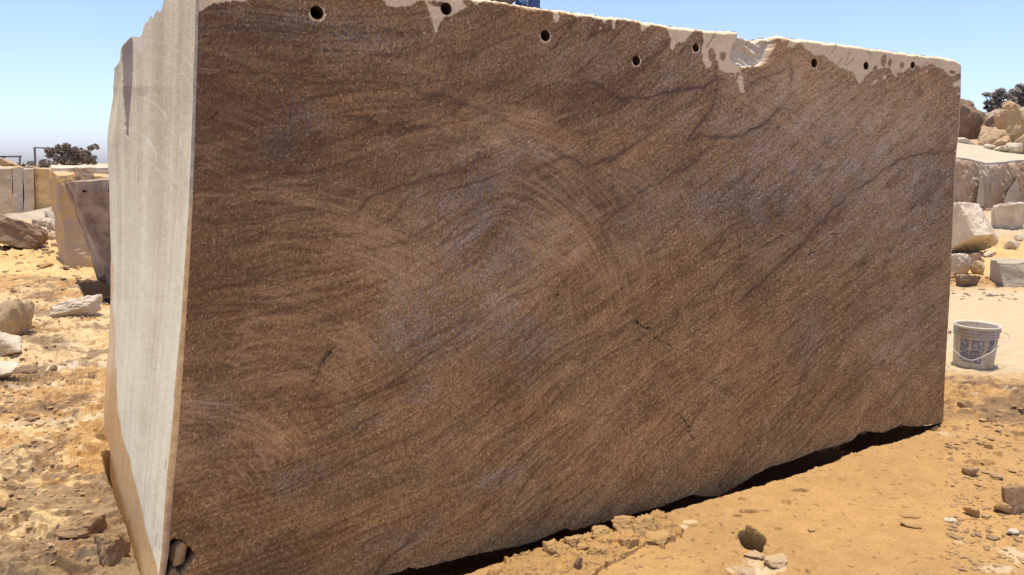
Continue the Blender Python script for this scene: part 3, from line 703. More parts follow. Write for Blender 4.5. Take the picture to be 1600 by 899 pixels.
# ------------------------------------------------------------------ the ground
UN = U[:2]; NN = NRM[:2]
def ground_h(x, y, want_col=False):
    """height of the quarry floor (and its colour) at a place"""
    x = np.asarray(x, float); y = np.asarray(y, float)
    r = np.hypot(x, y)
    fu = (x - A[0]) * U[0] + (y - A[1]) * U[1]              # along the block's front
    fn = (x - A[0]) * NRM[0] + (y - A[1]) * NRM[1]          # in front of it
    # smooth mud apron before the block; rough earth elsewhere
    wob = 0.35 * fbm(x * 1.1, y * 1.1, 3, 200)
    apron = sstep(-0.1, 0.15, fn) * sstep(4.65 + wob, 4.15 + wob, fu) * sstep(2.6 + wob, 1.8 + wob, fn - 0.1 * fu)
    road = sstep(4.9, 5.5, y + 0.5 * wob) * sstep(9.6, 8.7, y + wob) * sstep(2.8, 3.4, x)
    rough = (1 - apron) * (1 - 0.75 * road)
    # platy, rising to the right on the left of the block
    c, s = math.cos(math.radians(24)), math.sin(math.radians(24))
    left = sstep(-0.9, -1.4, x)
    xa = x * c + y * s; ya = -x * s + y * c
    fade = sstep(14, 5, r)
    w1 = 0.10 * fbm(x * 3, y * 3, 3, 201)
    plate = ridged((xa + w1) * 3.2, (ya + w1) * 9, 4, 202)
    lump = fbm(x * 2.2, y * 2.2, 5, 203)
    cl1, cl2, crv = cells((x + w1) * 5.2, (y + w1) * 7.5, 204)
    clod = np.clip(cl2 - cl1, 0, 0.5) * (crv > 0.55)
    f1, f2, frv = cells((x + .5 * w1) * 17, (y + .5 * w1) * 22, 205)
    small = np.clip(f2 - f1, 0, .4) * (frv > 0.6)
    dens = np.clip(0.5 + 1.3 * fbm(x * 0.9, y * 0.9, 3, 206), 0.1, 1.3)
    h = rough * (0.035 * lump + 0.022 * plate * (0.4 + left) + 0.045 * clod * dens + 0.034 * small * dens + 0.013 * ridged(x * 14, y * 20, 4, 207) * dens)
    def ledge(fr, am, sd, th_):
        q = (y * 1.0 - 0.30 * x * left) * fr + 1.6 * fbm(x * fr * .28, y * fr * .28, 3, sd) + 0.5 * perlin(x * fr, y * fr, sd + 4)
        fr_q = q - np.floor(q)
        on = sstep(th_, th_ + 0.25, perlin(x * fr * .34 + np.floor(q) * 3.7, np.floor(q) * 1.3 + 0 * y, sd + 7) * 0.7 + 0.5 * fbm(x * .9, y * .9, 2, sd + 8))
        return am * on * np.where(fr_q < 0.16, fr_q / 0.16, (1 - fr_q) / 0.84)
    h = h + rough * fade * (ledge(4.5, 0.030, 250, -0.02) + ledge(9.5, 0.019, 260, -0.05) + ledge(19, 0.010, 270, 0.0))
    far = sstep(9, 22, r)
    h = h * (1 + 1.2 * far) 
    h = h + apron * (0.010 * fbm(x * 1.5, y * 1.5, 3, 208) + 0.004 * fbm(x * 9, y * 9, 5, 209, 0.6) - 0.006 * np.exp(-(fbm(x * 2.6, y * 2.6, 4, 290) / 0.02) ** 2) * sstep(0, .3, perlin(x * 1.5, y * 1.5, 291)) + 0.006 * np.clip(small, 0, 1) * (perlin(x * 2.3, y * 2.3, 292) > 0.15))
    # scattered pits with sharp upper lips
    p1, p2, prv = cells(x * 4.1 + 9, y * 5.6, 210)
    pit = (prv > 0.72) * sstep(0.22, 0.12, p1 + 0.07 * perlin(x * 40, y * 40, 211))
    h = h - pit * 0.045 * rough * fade * sstep(0.0, 0.15, fn * 0 + rough)
    # crumbly clods under the front of the block
    cw = 0.12 * fbm(x * 7, y * 7, 3, 212)
    crumb = 1.0 * in_poly(x + cw, y + cw, [tuple(G(px, py)[:2]) for px, py in ((780, 872), (900, 838), (980, 812), (1040, 796), (1052, 812), (1056, 846), (1010, 850), (985, 868), (950, 886), (900, 930), (760, 940))]) * sstep(0.0, 0.05, fn)
    w3 = 0.05 * fbm(x * 12, y * 12, 3, 231)
    k1, k2, krv = cells((x + w3) * 11 + 2 * w1, (y - w3) * 17, 213)
    h = h + crumb * (0.011 * np.clip((k2 - k1) * 3.5, 0, 1) ** 0.5 * (0.3 + krv) + 0.006 * krv + 0.013 * ridged(x * 22, y * 22, 4, 214))
    # traced marks
    def blob(px, py, rx, ry):
        gx, gy, _ = G(px, py); ex = abs(G(px + rx, py)[0] - gx); ey = abs(G(px, py - ry)[1] - G(px, py + ry)[1]) / 2
        nx_ = perlin(x * 22, y * 22, 215) * 0.35 + perlin(x * 60, y * 60, 225) * 0.2
        return np.sqrt(((x - gx) / ex) ** 2 + ((y - gy) / ey) ** 2) + nx_
    gx, gy, _ = G(1176, 842)
    hole = sstep(1.1, 0.85, np.hypot((x - gx - .25 * (y - gy)) / 0.048, (y - gy) / 0.10) + 0.35 * perlin(x * 14, y * 10, 216) + 0.12 * perlin(x * 40, y * 30, 217))
    h = h - 0.12 * hole
    for (px, py, rx, ry, dd) in ((1170, 800, 13, 3, .02), (1152, 807, 7, 1.8, .015), (1228, 784, 6, 3.4, .015), (1200, 799, 7, 1.6, .01), (1160, 781, 6, 2, .015), (1315, 749, 6, 1.6, .01), (1250, 766, 12, 2.2, .02),
                                 (1575, 767, 12, 3, .02), (1472, 667, 5, 2, .02), (1495, 668, 9, 2, .02), (1533, 723, 18, 4, .03), (1506, 612, 8, 3, .02), (1560, 710, 5, 3, .02), (1512, 640, 9, 4, .025),
                                 (1488, 650, 6, 3, .02), (1550, 665, 7, 3, .02), (1590, 650, 8, 3, .02), (1485, 810, 9, 2, .01), (150, 652, 30, 12, .02), (60, 842, 40, 9, .03), (170, 815, 25, 9, .03), (100, 850, 40, 8, .02)):
        h = h - dd * sstep(1.15, 0.7, blob(px, py, rx, ry))
    # sunk strip under the block, and a trench standing in for the leaning block's shadow
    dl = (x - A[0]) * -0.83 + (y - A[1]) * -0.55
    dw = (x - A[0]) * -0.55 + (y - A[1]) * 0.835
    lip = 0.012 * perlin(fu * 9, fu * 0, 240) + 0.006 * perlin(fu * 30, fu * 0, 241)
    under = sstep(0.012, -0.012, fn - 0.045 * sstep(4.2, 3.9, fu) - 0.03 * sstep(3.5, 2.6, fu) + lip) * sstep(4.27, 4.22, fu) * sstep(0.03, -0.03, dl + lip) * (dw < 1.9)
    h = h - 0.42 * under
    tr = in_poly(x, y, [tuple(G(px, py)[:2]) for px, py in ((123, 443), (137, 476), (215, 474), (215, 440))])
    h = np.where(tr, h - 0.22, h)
    if not want_col:
        return h
    shadow_pit = in_poly(x, y, [tuple(G(px, py)[:2]) for px, py in ((119, 440), (135, 478), (215, 478), (215, 438))])
    g1 = fbm(x * 1.7, y * 1.7, 5, 220); g2 = fbm(x * 9, y * 12, 4, 221)
    n = RNG.normal(0, 1, x.shape) * sstep(12, 4, r)
    base = np.array([0.44, 0.262, 0.103]); pale = np.array([0.58, 0.43, 0.22]); dk = np.array([0.25, 0.145, 0.062]); brown = np.array([0.155, 0.098, 0.06])
    ochre = np.array([0.405, 0.242, 0.092])
    t = (0.5 + 0.45 * g1 + 0.5 * g2 + 0.35 * plate * left + 0.05 * n)
    col = dk + (base - dk) * sstep(0.0, 0.55, t)[..., None]
    col = col + (pale - col) * (sstep(0.92, 1.04, t + 0.35 * left * sstep(-0.2, .6, fbm(x * .6, y * .6, 2, 223)) + 0.15 * left) * 0.9 * (1 - apron))[..., None]
    # duller brown earth beside the block and on the right
    dull = sstep(0.12, 0.30, 0.11 + 0.8 * fbm(x * 1.9 + 5, y * 2.6, 5, 222) + 0.25 * perlin(x * 16, y * 24, 229) + 0.50 * sstep(-2.3, -1.7, x) * left * sstep(4.2, 3.3, y) + 0.30 * sstep(2.6, 3.2, x) * sstep(5.4, 4.2, y)) * (1 - apron) * (1 - road)
    col = col + (brown * (1 + 0.3 * g2)[..., None] - col) * (dull * 0.7)[..., None]
    col = col + (ochre * (1 + 0.22 * g1 + 0.14 * g2 + 0.12 * fbm(x * 35, y * 35, 3, 293) + 0.03 * n)[..., None] - col) * (apron * 0.95)[..., None]
    spot = (perlin(x * 26, y * 34, 226) > 0.56) & (perlin(x * 2, y * 2, 227) > -0.1)
    col = np.where((spot & (apron > 0.3))[..., None], col * np.array([0.66, 0.62, 0.66]), col)
    rd = np.array([0.50, 0.40, 0.24]) * (1 + 0.10 * g2)[..., None]
    col = col + (rd - col) * (road * 0.85)[..., None]
    farc = np.array([0.5, 0.40, 0.25]) * (1 + 0.08 * g1)[..., None]
    col = col + (farc - col) * (sstep(13, 17, y) * 0.8)[..., None]
    yel = np.array([0.62, 0.43, 0.18])
    col = col + (yel - col) * (sstep(9.5, 10.5, y) * sstep(17, 13, y) * 0.7)[..., None]
    # pale broken stone in the mud, white wash marks, a puddle's reflection painted pale
    for (px, py, rx, ry, a) in ((1062, 824, 14, 4, .8), (1078, 816, 10, 3, .7), (1200, 884, 34, 14, .6), (1165, 893, 30, 8, .6), (1478, 678, 10, 5, .5), (1590, 870, 25, 14, .7), (1560, 890, 30, 8, .6), (1500, 848, 9, 3, .5), (1587, 833, 10, 5, .6), (1522, 624, 8, 2, .7), (1580, 615, 12, 2, .6), (100, 580, 25, 7, .9), (170, 575, 15, 5, .8), (60, 610, 50, 5, .6), (150, 655, 25, 6, .7), (75, 660, 45, 7, .6), (20, 670, 30, 6, .6), (110, 545, 20, 3, .5)):
        m = sstep(1.05, 0.8, blob(px, py, rx, ry) + 0.35 * g2)
        col = col + (np.array([0.62, 0.52, 0.35]) - col) * (m * a * .75)[..., None]
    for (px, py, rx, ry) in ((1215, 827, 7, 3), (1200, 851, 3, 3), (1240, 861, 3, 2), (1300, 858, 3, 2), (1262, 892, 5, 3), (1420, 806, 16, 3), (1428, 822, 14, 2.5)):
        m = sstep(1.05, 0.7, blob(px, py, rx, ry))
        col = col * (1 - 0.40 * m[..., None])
    col = col * (1 - 0.86 * hole[..., None])  # shade inside the mud hole painted into the soil colour
    col = col + (np.array([0.26, 0.16, 0.085]) - col) * (under * 0.95)[..., None]  # earth under the block painted darker to deepen the gap's shade
    col = np.where(shadow_pit[..., None], np.array([0.095, 0.058, 0.036]) * (1 + 0.4 * g2)[..., None], col)  # cast shadow of the leaning block painted as near-black earth
    return h, np.clip(col, 0.02, 0.86)

def build_ground():
    th_l = np.linspace(math.atan((-20 - 800) / FPX / 0.985), math.atan((265 - 800) / FPX / 0.95), 250)
    th_m = np.linspace(th_l[-1], math.atan((600 - 800) / FPX / 0.95), 60)[1:]
    th_r = np.linspace(th_m[-1], math.atan((1640 - 800) / FPX / 0.97), 760)[1:]
    th_back1 = np.concatenate([np.linspace(-math.pi, -1.15, 40)[:-1], np.linspace(-1.15, th_l[0], 130)[:-1]]); th_back2 = np.concatenate([np.linspace(th_r[-1], 1.15, 130)[1:], np.linspace(1.15, math.pi, 40)[1:]])
    th = np.concatenate([th_back1, th_l, th_m, th_r, th_back2])
    ypx = np.concatenate([np.linspace(1500, 930, 20), np.linspace(925, 400, 470), np.linspace(398, 275, 70)])
    _, f, dz = ray(800, ypx)
    rr = -CAM_H / dz * f
    rr = np.concatenate([[0.02, 0.4], rr, np.geomspace(rr[-1] * 1.1, 4000, 26)])
    TH, R = np.meshgrid(th, rr)
    x = R * np.sin(TH); y = R * np.cos(TH)
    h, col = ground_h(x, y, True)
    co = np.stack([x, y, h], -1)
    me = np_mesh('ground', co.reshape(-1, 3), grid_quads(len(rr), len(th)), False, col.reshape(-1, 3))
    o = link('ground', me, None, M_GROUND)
    tag(o, kind='structure', label='rough ochre quarry floor with a smooth mud apron before the block')
build_ground()
def gz(x, y):
    return float(ground_h(np.array([x]), np.array([y]))[0])

# ------------------------------------------------------------------ rocks
import bmesh
_ico = {}
def ico(sub):
    if sub not in _ico:
        bm = bmesh.new(); bmesh.ops.create_icosphere(bm, subdivisions=sub, radius=1)
        bm.verts.ensure_lookup_table()
        co = np.array([v.co[:] for v in bm.verts]); fc = np.array([[v.index for v in f.verts] for f in bm.faces])
        bm.free(); _ico[sub] = (co, fc)
    return _ico[sub]
def rock_mesh(name, size, seed, facets=11, rough=0.05, sub=4, soft=0.028, taper=0.0):
    """an angular broken stone: a ball cut by random planes, then weathered"""
    rg = np.random.default_rng(seed)
    d, fc = ico(sub)
    n = rg.normal(0, 1, (facets, 3)); n /= np.linalg.norm(n, axis=1)[:, None]
    n = np.vstack([n, [[0, 0, -1], [0, 0.2, 0.98]]])
    hgt = rg.uniform(0.45, 0.95, len(n))
    dots = d @ n.T
    rad = np.where(dots > 0.05, hgt / np.maximum(dots, 0.05), 9)
    k = 1.0 / soft
    rmin = -np.log(np.exp(-k * np.minimum(rad, 3)).sum(1)) / k
    rmin = np.clip(rmin, 0.2, 1.5)
    p = d * rmin[:, None]
    nz = fbm(p[:, 0] * 3 + seed * 1.7, p[:, 1] * 3 + p[:, 2] * 2.1, 4, seed) + 0.5 * fbm(p[:, 2] * 8 + seed, p[:, 0] * 8 - p[:, 1] * 6, 3, seed + 3) + 0.35 * ridged(p[:, 0] * 3.5 - p[:, 2] * 2 + seed, p[:, 1] * 3.5 + p[:, 2] * 4, 3, seed + 5)
    p = p * (1 + rough * 2.2 * nz)[:, None]
    p -= (p.max(0) + p.min(0)) / 2
    p = p / (p.max(0) - p.min(0))
    if taper: p[:, 2] = (p[:, 2] + 0.5) * (1 + taper * 1.6 * p[:, 0]) - 0.5
    p = p * np.array(size)
    return np_mesh(name, p, fc, False)
def rock(name, px, py_base, w, h, label, mat, Y=None, depth=1.0, seed=1, cat='rock', facets=11, rough=0.05, sub=4, sink=0.12, rot=None, taper=0.0, group=None):
    """a stone whose outline in the photograph is w by h pixels, standing on py_base"""
    base = D(px, py_base, Y) if Y is not None else G(px, py_base - 0.0)
    Yb = base[1]
    wm = w / FPX * Yb; hm = h / FPX * Yb
    dm = wm * depth
    me = rock_mesh(name, (wm, dm, hm * (1 + sink)), seed, facets, rough, sub, taper=taper)
    o = link(name, me, None, mat)
    zz = base[2]
    if Y is None: zz = min(gz(base[0], base[1] + dm * .3), 0.05)
    o.location = (base[0], Yb + dm * 0.35, float(zz) + hm * 0.5 - hm * sink * .5)
    if rot is not None: o.rotation_euler = (0, math.radians(rot), 0)
    tag(o, label, cat, group)
    return o

rock('boulder', 0, 394, 112, 56, 'large brown boulder with a sunlit ochre top, at the left edge below the far wall', M_BROWN, seed=13, depth=.6, facets=12, taper=-.35, rough=.08)
rock('boulder', 2, 336, 50, 38, 'dark angular boulder with a white top, cut by the left edge above the brown one', M_BROWN, seed=21, depth=.9)
rock('boulder', 8, 534, 62, 62, 'rounded mottled grey boulder at the left edge, with a pale flat stone leaning before it', M_TAN, seed=5, facets=16, rough=.07)
rock('stone', 4, 562, 62, 34, 'pale flat stone leaning against the mottled boulder at the left edge', M_PALE, seed=8, depth=.7, taper=-.5, facets=14)
rock('stone', -2, 606, 44, 26, 'pale low stone cut by the left edge, below the flat leaning stone', M_PALE, seed=9)
rock('stone', 35, 592, 30, 14, 'small dark pebble-like stone lying alone on the left earth', M_BROWN, seed=14, sub=3)
rock('stone', 112, 503, 78, 30, 'pale flat wedge-shaped stone in front of the shadowed trench', M_PALE, seed=33, depth=.6, facets=14, taper=.5, rough=.08)
rock('stone', 88, 504, 18, 13, 'small white chip at the left foot of the wedge-shaped stone', M_PALE, seed=34, sub=3)
rock('stone', 80, 588, 14, 10, 'little dark lump just left of a pale patch of ground', M_DARKMUD, seed=35, sub=3)
rock('clod', 118, 850, 86, 26, 'long dark crust of earth, the largest beside the lower left of the block', M_DARKMUD, seed=36, depth=.5, cat='clod', facets=18, rough=.12, taper=.3, sink=.5)
rock('clod', 165, 895, 74, 44, 'dark ridged lump of earth at the foot of the block, lower left', M_DARKMUD, seed=37, depth=.6, cat='clod', facets=18, rough=.12, sink=.4)
rock('stone', 135, 812, 18, 9, 'pale rounded stone above the long dark crust', M_TAN, seed=38, sub=3)
rock('stone', 78, 876, 16, 9, 'pale pebble below the left end of the long dark crust', M_TAN, seed=39, sub=3)
# rubble by the rust stained block
for i, (px, py, w, h, m, lb) in enumerate((
    (52, 368, 18, 14, M_GREY, 'small grey stone, leftmost of the rubble heap'), (62, 358, 16, 12, M_PALE, 'white stone, topmost left of the rubble heap'),
    (76, 346, 18, 16, M_PALE, 'white stone touching the rust stained block, upper end of the heap'), (67, 372, 20, 14, M_PALE, 'white angular stone in the middle of the rubble heap'),
    (80, 364, 18, 18, M_PALE, 'big white stone of the heap against the block'), (78, 378, 16, 12, M_TAN, 'tan stone at the lower right of the rubble heap'),
    (62, 384, 20, 11, M_TAN, 'tan flat stone at the foot of the rubble heap'), (52, 352, 12, 8, M_GREY, 'tiny grey stone behind the rubble heap'),
    (84, 388, 14, 9, M_PALE, 'pale chip right at the base of the rust stained block'))):
    rock('stone', px, py, w, h, lb, m, seed=50 + i, sub=3, group='rubble heap left of the rust stained block')
# right hand group
rock('boulder', 1541, 402, 106, 84, 'biggest pale boulder on the right, with a flat lit top and a dark underside', M_PALE, seed=83, depth=.85, facets=7, sub=5, rough=.035)
rock('boulder', 1591, 360, 66, 42, 'pale boulder with a brown front, behind the biggest one at the right edge', M_PALE, seed=62, facets=9)
rock('boulder', 1497, 346, 30, 26, 'small brown boulder between the wet block and the biggest pale boulder', M_TAN, seed=63)
rock('stone', 1503, 326, 30, 14, 'dark low stone at the foot of the brown quarry ledge', M_BROWN, seed=64, sub=3, facets=8)
rock('stone', 1500, 430, 46, 34, 'pale sloping stone next to the wet block, left of the rounded tan stone', M_PALE, seed=65, depth=.8)
rock('stone', 1530, 430, 24, 22, 'rounded tan stone beside the cut block', M_TAN, seed=66, facets=20, sub=3)
rock('stone', 1521, 450, 46, 20, 'dark flat stone with a pale top, in front of the rounded tan stone', M_BROWN, seed=67, depth=.6, facets=8)
rock('stone', 1524, 415, 24, 20, 'brown stone wedged under the biggest boulder', M_BROWN, seed=69, sub=3)
rock('stone', 1547, 404, 14, 9, 'little pale stone on the sand before the biggest boulder', M_PALE, seed=70, sub=3)
rock('stone', 1535, 410, 12, 8, 'little white stone behind the rounded tan stone', M_PALE, seed=71, sub=3)
rock('stone', 1585, 392, 20, 14, 'pale broken stone between the boulders near the right edge', M_PALE, seed=72, sub=3)
rock('stone', 1597, 378, 16, 10, 'white stone at the right edge above the cut block', M_PALE, seed=73, sub=3)
rock('stone', 1549, 464, 16, 7, 'flat white chip on the earth below the cut block', M_PALE, seed=74, sub=3)
rock('stone', 1491, 436, 16, 10, 'tan chip hard against the wet block', M_TAN, seed=75, sub=3)
# stones of the muddy foreground
for i, (px, py, w, h, m, lb) in enumerate((
    (1588, 802, 40, 44, M_DARKMUD, 'big brown stone half buried at the right edge of the mud'), (1572, 802, 34, 20, M_MUD, 'flat tan stone leaning on the big half buried one'),
    (1525, 808, 28, 16, M_MUD, 'tan stone with a dark underside lying alone in the mud'), (1548, 702, 16, 10, M_MUD, 'small round tan stone, farthest on the right mud'),
    (1521, 744, 24, 14, M_DARKMUD, 'dark clod just below the long hollow'), (1505, 644, 14, 11, M_DARKMUD, 'dark clod close to the right foot of the block'),
    (1424, 810, 36, 6, M_MUD, 'thin flat flake of mud, upper of the two flakes'), (1426, 827, 30, 7, M_MUD, 'thin flat flake of mud, lower of the two flakes'),
    (1572, 770, 22, 6, M_DARKMUD, 'thin dark flake above the big half buried stone'), (1585, 838, 24, 10, M_PALE, 'white chip at the right edge below the tan stones'),
    (1270, 833, 13, 5, M_MUD, 'tiny ring-shaped lump alone on the smooth mud'), (1510, 614, 16, 8, M_DARKMUD, 'dark lump beside the bucket shadow'),
    (1487, 818, 18, 6, M_PALE, 'pale flat chip near the two mud flakes'))):
    rock('stone', px, py, w, h, lb, m, seed=90 + i, sub=3, depth=.8, facets=9)
# crumbled clods along the foot of the block
for i, (px, py, w, h, lb) in enumerate((
    (939, 845, 36, 19, 'rounded mud clod overhanging the dark gap'), (865, 870, 40, 19, 'rounded mud clod at the left end of the crumbled strip'),
    (984, 861, 36, 24, 'long tilted mud clod in the middle of the strip'), (980, 838, 50, 24, 'large mud clod behind the long tilted one'),
    (1015, 838, 60, 34, 'largest flat-topped mud clod of the strip'), (1030, 851, 46, 12, 'low mud clod at the right end of the strip'),
    (894, 858, 28, 15, 'cracked mud clod next to the dark gap'), (934, 878, 40, 20, 'rough mud clod nearest the camera'), (912, 864, 24, 14, 'small mud clod between the cracked and the rough one'))):
    rock('clod', px, py, w, h * .72, lb, M_MUD, seed=120 + i, depth=.9, cat='clod', facets=16, rough=.10, sink=.9, group='crumbled mud clods along the foot of the block')
rock('stone', 904, 898, 15, 19, 'dark brown pebble among the mud clods at the bottom edge', M_BROWN, seed=131, sub=3)
for i, (px, py, w, h, lb) in enumerate(((1185, 874, 46, 9, 'white broken stone sticking out of the mud below the dark hole'), (1218, 888, 46, 12, 'white broken stone, right one below the dark hole'), (1165, 900, 44, 10, 'white broken stone, lowest one at the bottom edge'))):
    rock('stone', px, py, w, h, lb, M_TAN, seed=140 + i, depth=.9, facets=14, sink=1.0, rough=.1)
# pale stone caught in the hollow of the near corner
cs = A + sum(np.array(k) * w for k, w in ((U, uvp(281, 868)[0]), (V, uvp(281, 868)[1]))) - 0.03 * NF
o = link('stone', rock_mesh('stone', (0.062, 0.05, 0.088), 151, 9, .06, 4), None, M_TAN)
o.location = [float(k) for k in cs]; o.rotation_euler = (0.1, 0.5, 0.2)
tag(o, 'small pale stone caught in the dark hollow at the near corner of the block', 'rock')

# upper right heap
PILE = [(1516, 217, 62, 62, 34, M_BROWN, 'huge dark boulder in the background, right beside the wet block'), (1508, 176, 34, 20, 34.5, M_BROWN, 'dark stone lying on top of the huge dark boulder'),
        (1507, 227, 30, 12, 31, M_PALE, 'low pale stone on the back of the ledge, next to the wet block'), (1556, 222, 38, 40, 33, M_BROWN, 'dark shaded stone in the gap under the tree'),
        (1538, 224, 14, 22, 31.5, M_PALE, 'thin upright pale splinter before the shaded gap'), (1556, 230, 44, 34, 31, M_TAN, 'yellowish boulder at the left foot of the heap'),
        (1578, 206, 44, 34, 32, M_TAN, 'yellowish boulder high on the heap, left of the block shaped one'), (1573, 228, 32, 16, 30.5, M_TAN, 'brown-faced boulder in the middle of the heap'),
        (1592, 222, 34, 26, 31, M_TAN, 'yellowish boulder at the right edge of the heap'), (1588, 240, 30, 16, 30, M_PALE, 'pale boulder lowest on the right of the heap'),
        (1570, 237, 22, 9, 30, M_PALE, 'flat pale stone at the foot of the heap'), (1548, 233, 22, 8, 30.4, M_PALE, 'flat pale stone, leftmost at the foot of the heap'),
        (1600, 200, 30, 30, 33, M_TAN, 'yellowish boulder cut by the right edge'), (1592, 184, 44, 26, 36, M_TAN, 'block shaped tan stone below the trees at the right edge'),
        (1563, 184, 30, 14, 37, M_GREY, 'grey stone under the left end of the trees'), (1546, 184, 14, 8, 37.5, M_PALE, 'tiny white stone beside the dark boulder, under the trees'),
        (1610, 236, 40, 30, 30, M_TAN, 'large tan boulder at the lower right edge of the heap')]
PILE += [(1566, 213, 22, 16, 32.4, M_PALE, 'small angular pale block between the two upper yellowish boulders'), (1582, 218, 18, 14, 31.6, M_PALE, 'small angular pale block in the middle of the heap'), (1585, 194, 24, 14, 34, M_PALE, 'pale angular slab under the block shaped tan stone'),
         (1562, 200, 20, 14, 34, M_TAN, 'small tan stone at the upper left of the heap'), (1596, 233, 18, 12, 30.4, M_PALE, 'small pale stone above the lowest pale boulder'), (1580, 231, 14, 9, 30.3, M_TAN, 'little tan stone under the brown-faced boulder')]
for i, (px, py, w, h, Y, m, lb) in enumerate(PILE):
    rock('boulder', px, py, w, h, lb, m, Y=Y, depth=.8, seed=170 + i, sub=4 if w > 30 else 3, facets=12, rough=.07, sink=.2, group='heap of boulders behind the quarry ledge')

# ------------------------------------------------------------------ cut blocks, walls
def slab(name, c8, mat, parent=None, n=14, amp=0.02, seed=0, fs=2.5, bevel=0.0, grooves=0.0):
    """a cut block from its 8 corners (front 4: bl br tr tl, then back 4), faces roughened"""
    c8 = [np.array(c, float) for c in c8]
    ctr = sum(c8) / 8
    faces = [(0, 1, 2, 3), (1, 5, 6, 2), (5, 4, 7, 6), (4, 0, 3, 7), (3, 2, 6, 7), (4, 5, 1, 0)]
    co = []; fc = []; t = np.linspace(0, 1, n)
    Sg, Tg = np.meshgrid(t, t)
    for f in faces:
        a, b, c, d = (c8[k] for k in f)
        P = (a * ((1 - Sg) * (1 - Tg))[..., None] + b * (Sg * (1 - Tg))[..., None] + c * (Sg * Tg)[..., None] + d * ((1 - Sg) * Tg)[..., None])
        base = len(co) * 1
        co.extend(P.reshape(-1, 3)); fc.extend((grid_quads(n, n) + base).tolist())
    co = np.array(co)
    sz = np.linalg.norm(c8[0] - c8[6])
    k = fs
    off = np.stack([fbm(co[:, 1] * k + co[:, 2] * k * .7 + j * 13, co[:, 0] * k + co[:, 2] * k * .9 - j * 7, 4, seed + j) for j in range(3)], 1)
    co = co + off * amp
    if grooves:
        g_ = np.clip(ridged(co[:, 0] * 0.9, co[:, 2] * 0.08 + seed, 3, seed + 20) - 0.55, 0, 1)
        co[:, 1] += g_ * grooves
    bm_q = np.array(fc)
    me = np_mesh(name, co, bm_q, False)
    bm = bmesh.new(); bm.from_mesh(me); bmesh.ops.remove_doubles(bm, verts=bm.verts, dist=1e-4); bmesh.ops.recalc_face_normals(bm, faces=bm.faces); bm.to_mesh(me); bm.free()
    return link(name, me, parent, mat)
def up(p, q):
    return D(q[0], q[1], p[1])

# rust stained block on the left
b_ = empty('stone_block', (0, 0, 0), 'upright rust stained stone block with a narrow grey left side, behind the leaning one', 'stone block')
fbl = G(107, 421); fbr = fbl + np.array([1.9, 0.35, -0.05]); ftl = D(88, 272, fbl[1] + 0.05); ftr = D(235, 281, fbr[1] + 0.1)
bbl = D(94, 412, fbl[1] + 1.0); btl = D(72, 264, fbl[1] + 1.3); bbr = bbl + np.array([2.0, .4, 0]); btr = D(232, 262, bbr[1] + .5)
slab('block_body', [fbl, fbr, ftr, ftl, bbl, bbr, btr, btl], M_SLAB_ORANGE, b_, 26, 0.05, 31, 3.0)
bt0 = D(76, 262, fbl[1] + .9); 
slab('top_slab', [D(84, 274, fbl[1] + .5), D(232, 276, fbl[1] + .9), D(232, 262, fbl[1] + .9), D(82, 262, fbl[1] + .5), D(76, 268, fbl[1] + 1.8), D(240, 268, fbl[1] + 2.2), D(240, 259, fbl[1] + 2.4), D(80, 258.5, fbl[1] + 1.9)], M_PALE, b_, 14, 0.04, 35, 3.0)
slab('broken_ledge', [D(117, 282, fbl[1] + .1), D(150, 284, fbl[1] + .1), D(143, 268, fbl[1] + .2), D(117, 264, fbl[1] + .2), D(117, 282, fbl[1] + .5), D(150, 284, fbl[1] + .5), D(143, 268, fbl[1] + .5), D(117, 264, fbl[1] + .5)], M_BROWN, b_, 12, 0.06, 37, 7.0)
# leaning block in front of it
lb = empty('stone_block', (0, 0, 0), 'leaning brown stone block with small drill holes, half behind the huge one', 'stone block')
out = [(113, 284), (140, 283), (172, 281), (225, 278), (225, 480), (178, 462), (172, 447), (165, 427), (158, 408), (150, 388), (142, 366), (133, 343), (124, 322), (117, 302)]
bk = [(101, 286), (128, 282), (168, 278), (225, 275), (225, 470), (178, 450), (166, 444), (152, 437), (147, 420), (141, 398), (132, 372), (122, 345), (111, 320), (105, 303)]
YL = G(170, 452)[1]
f_ = [D(x, y, YL) for x, y in out]; bk_ = [D(x, y, YL + 0.45) for x, y in bk]
bm = bmesh.new()
vf = [bm.verts.new(p) for p in f_]; vb = [bm.verts.new(p) for p in bk_]
bm.faces.new(vf[::-1]); bm.faces.new(vb)
n_ = len(vf)
for k in range(n_): bm.faces.new((vf[k], vf[(k + 1) % n_], vb[(k + 1) % n_], vb[k]))
bmesh.ops.recalc_face_normals(bm, faces=bm.faces)
bmesh.ops.triangulate(bm, faces=bm.faces)
for _ in range(3): bmesh.ops.subdivide_edges(bm, edges=[e for e in bm.edges if e.calc_length() > 0.09], cuts=1, use_grid_fill=True)
for v in bm.verts:
    c = v.co; v.co += Vector([float(fbm(np.array([c[1] * 4 + c[2] * 3 + j * 9]), np.array([c[0] * 4 - c[2] * 3]), 3, 44 + j)[0]) for j in range(3)]) * 0.018
me = bpy.data.meshes.new('block_body'); bm.to_mesh(me); bm.free()
link('block_body', me, lb, M_SLAB_DARK)
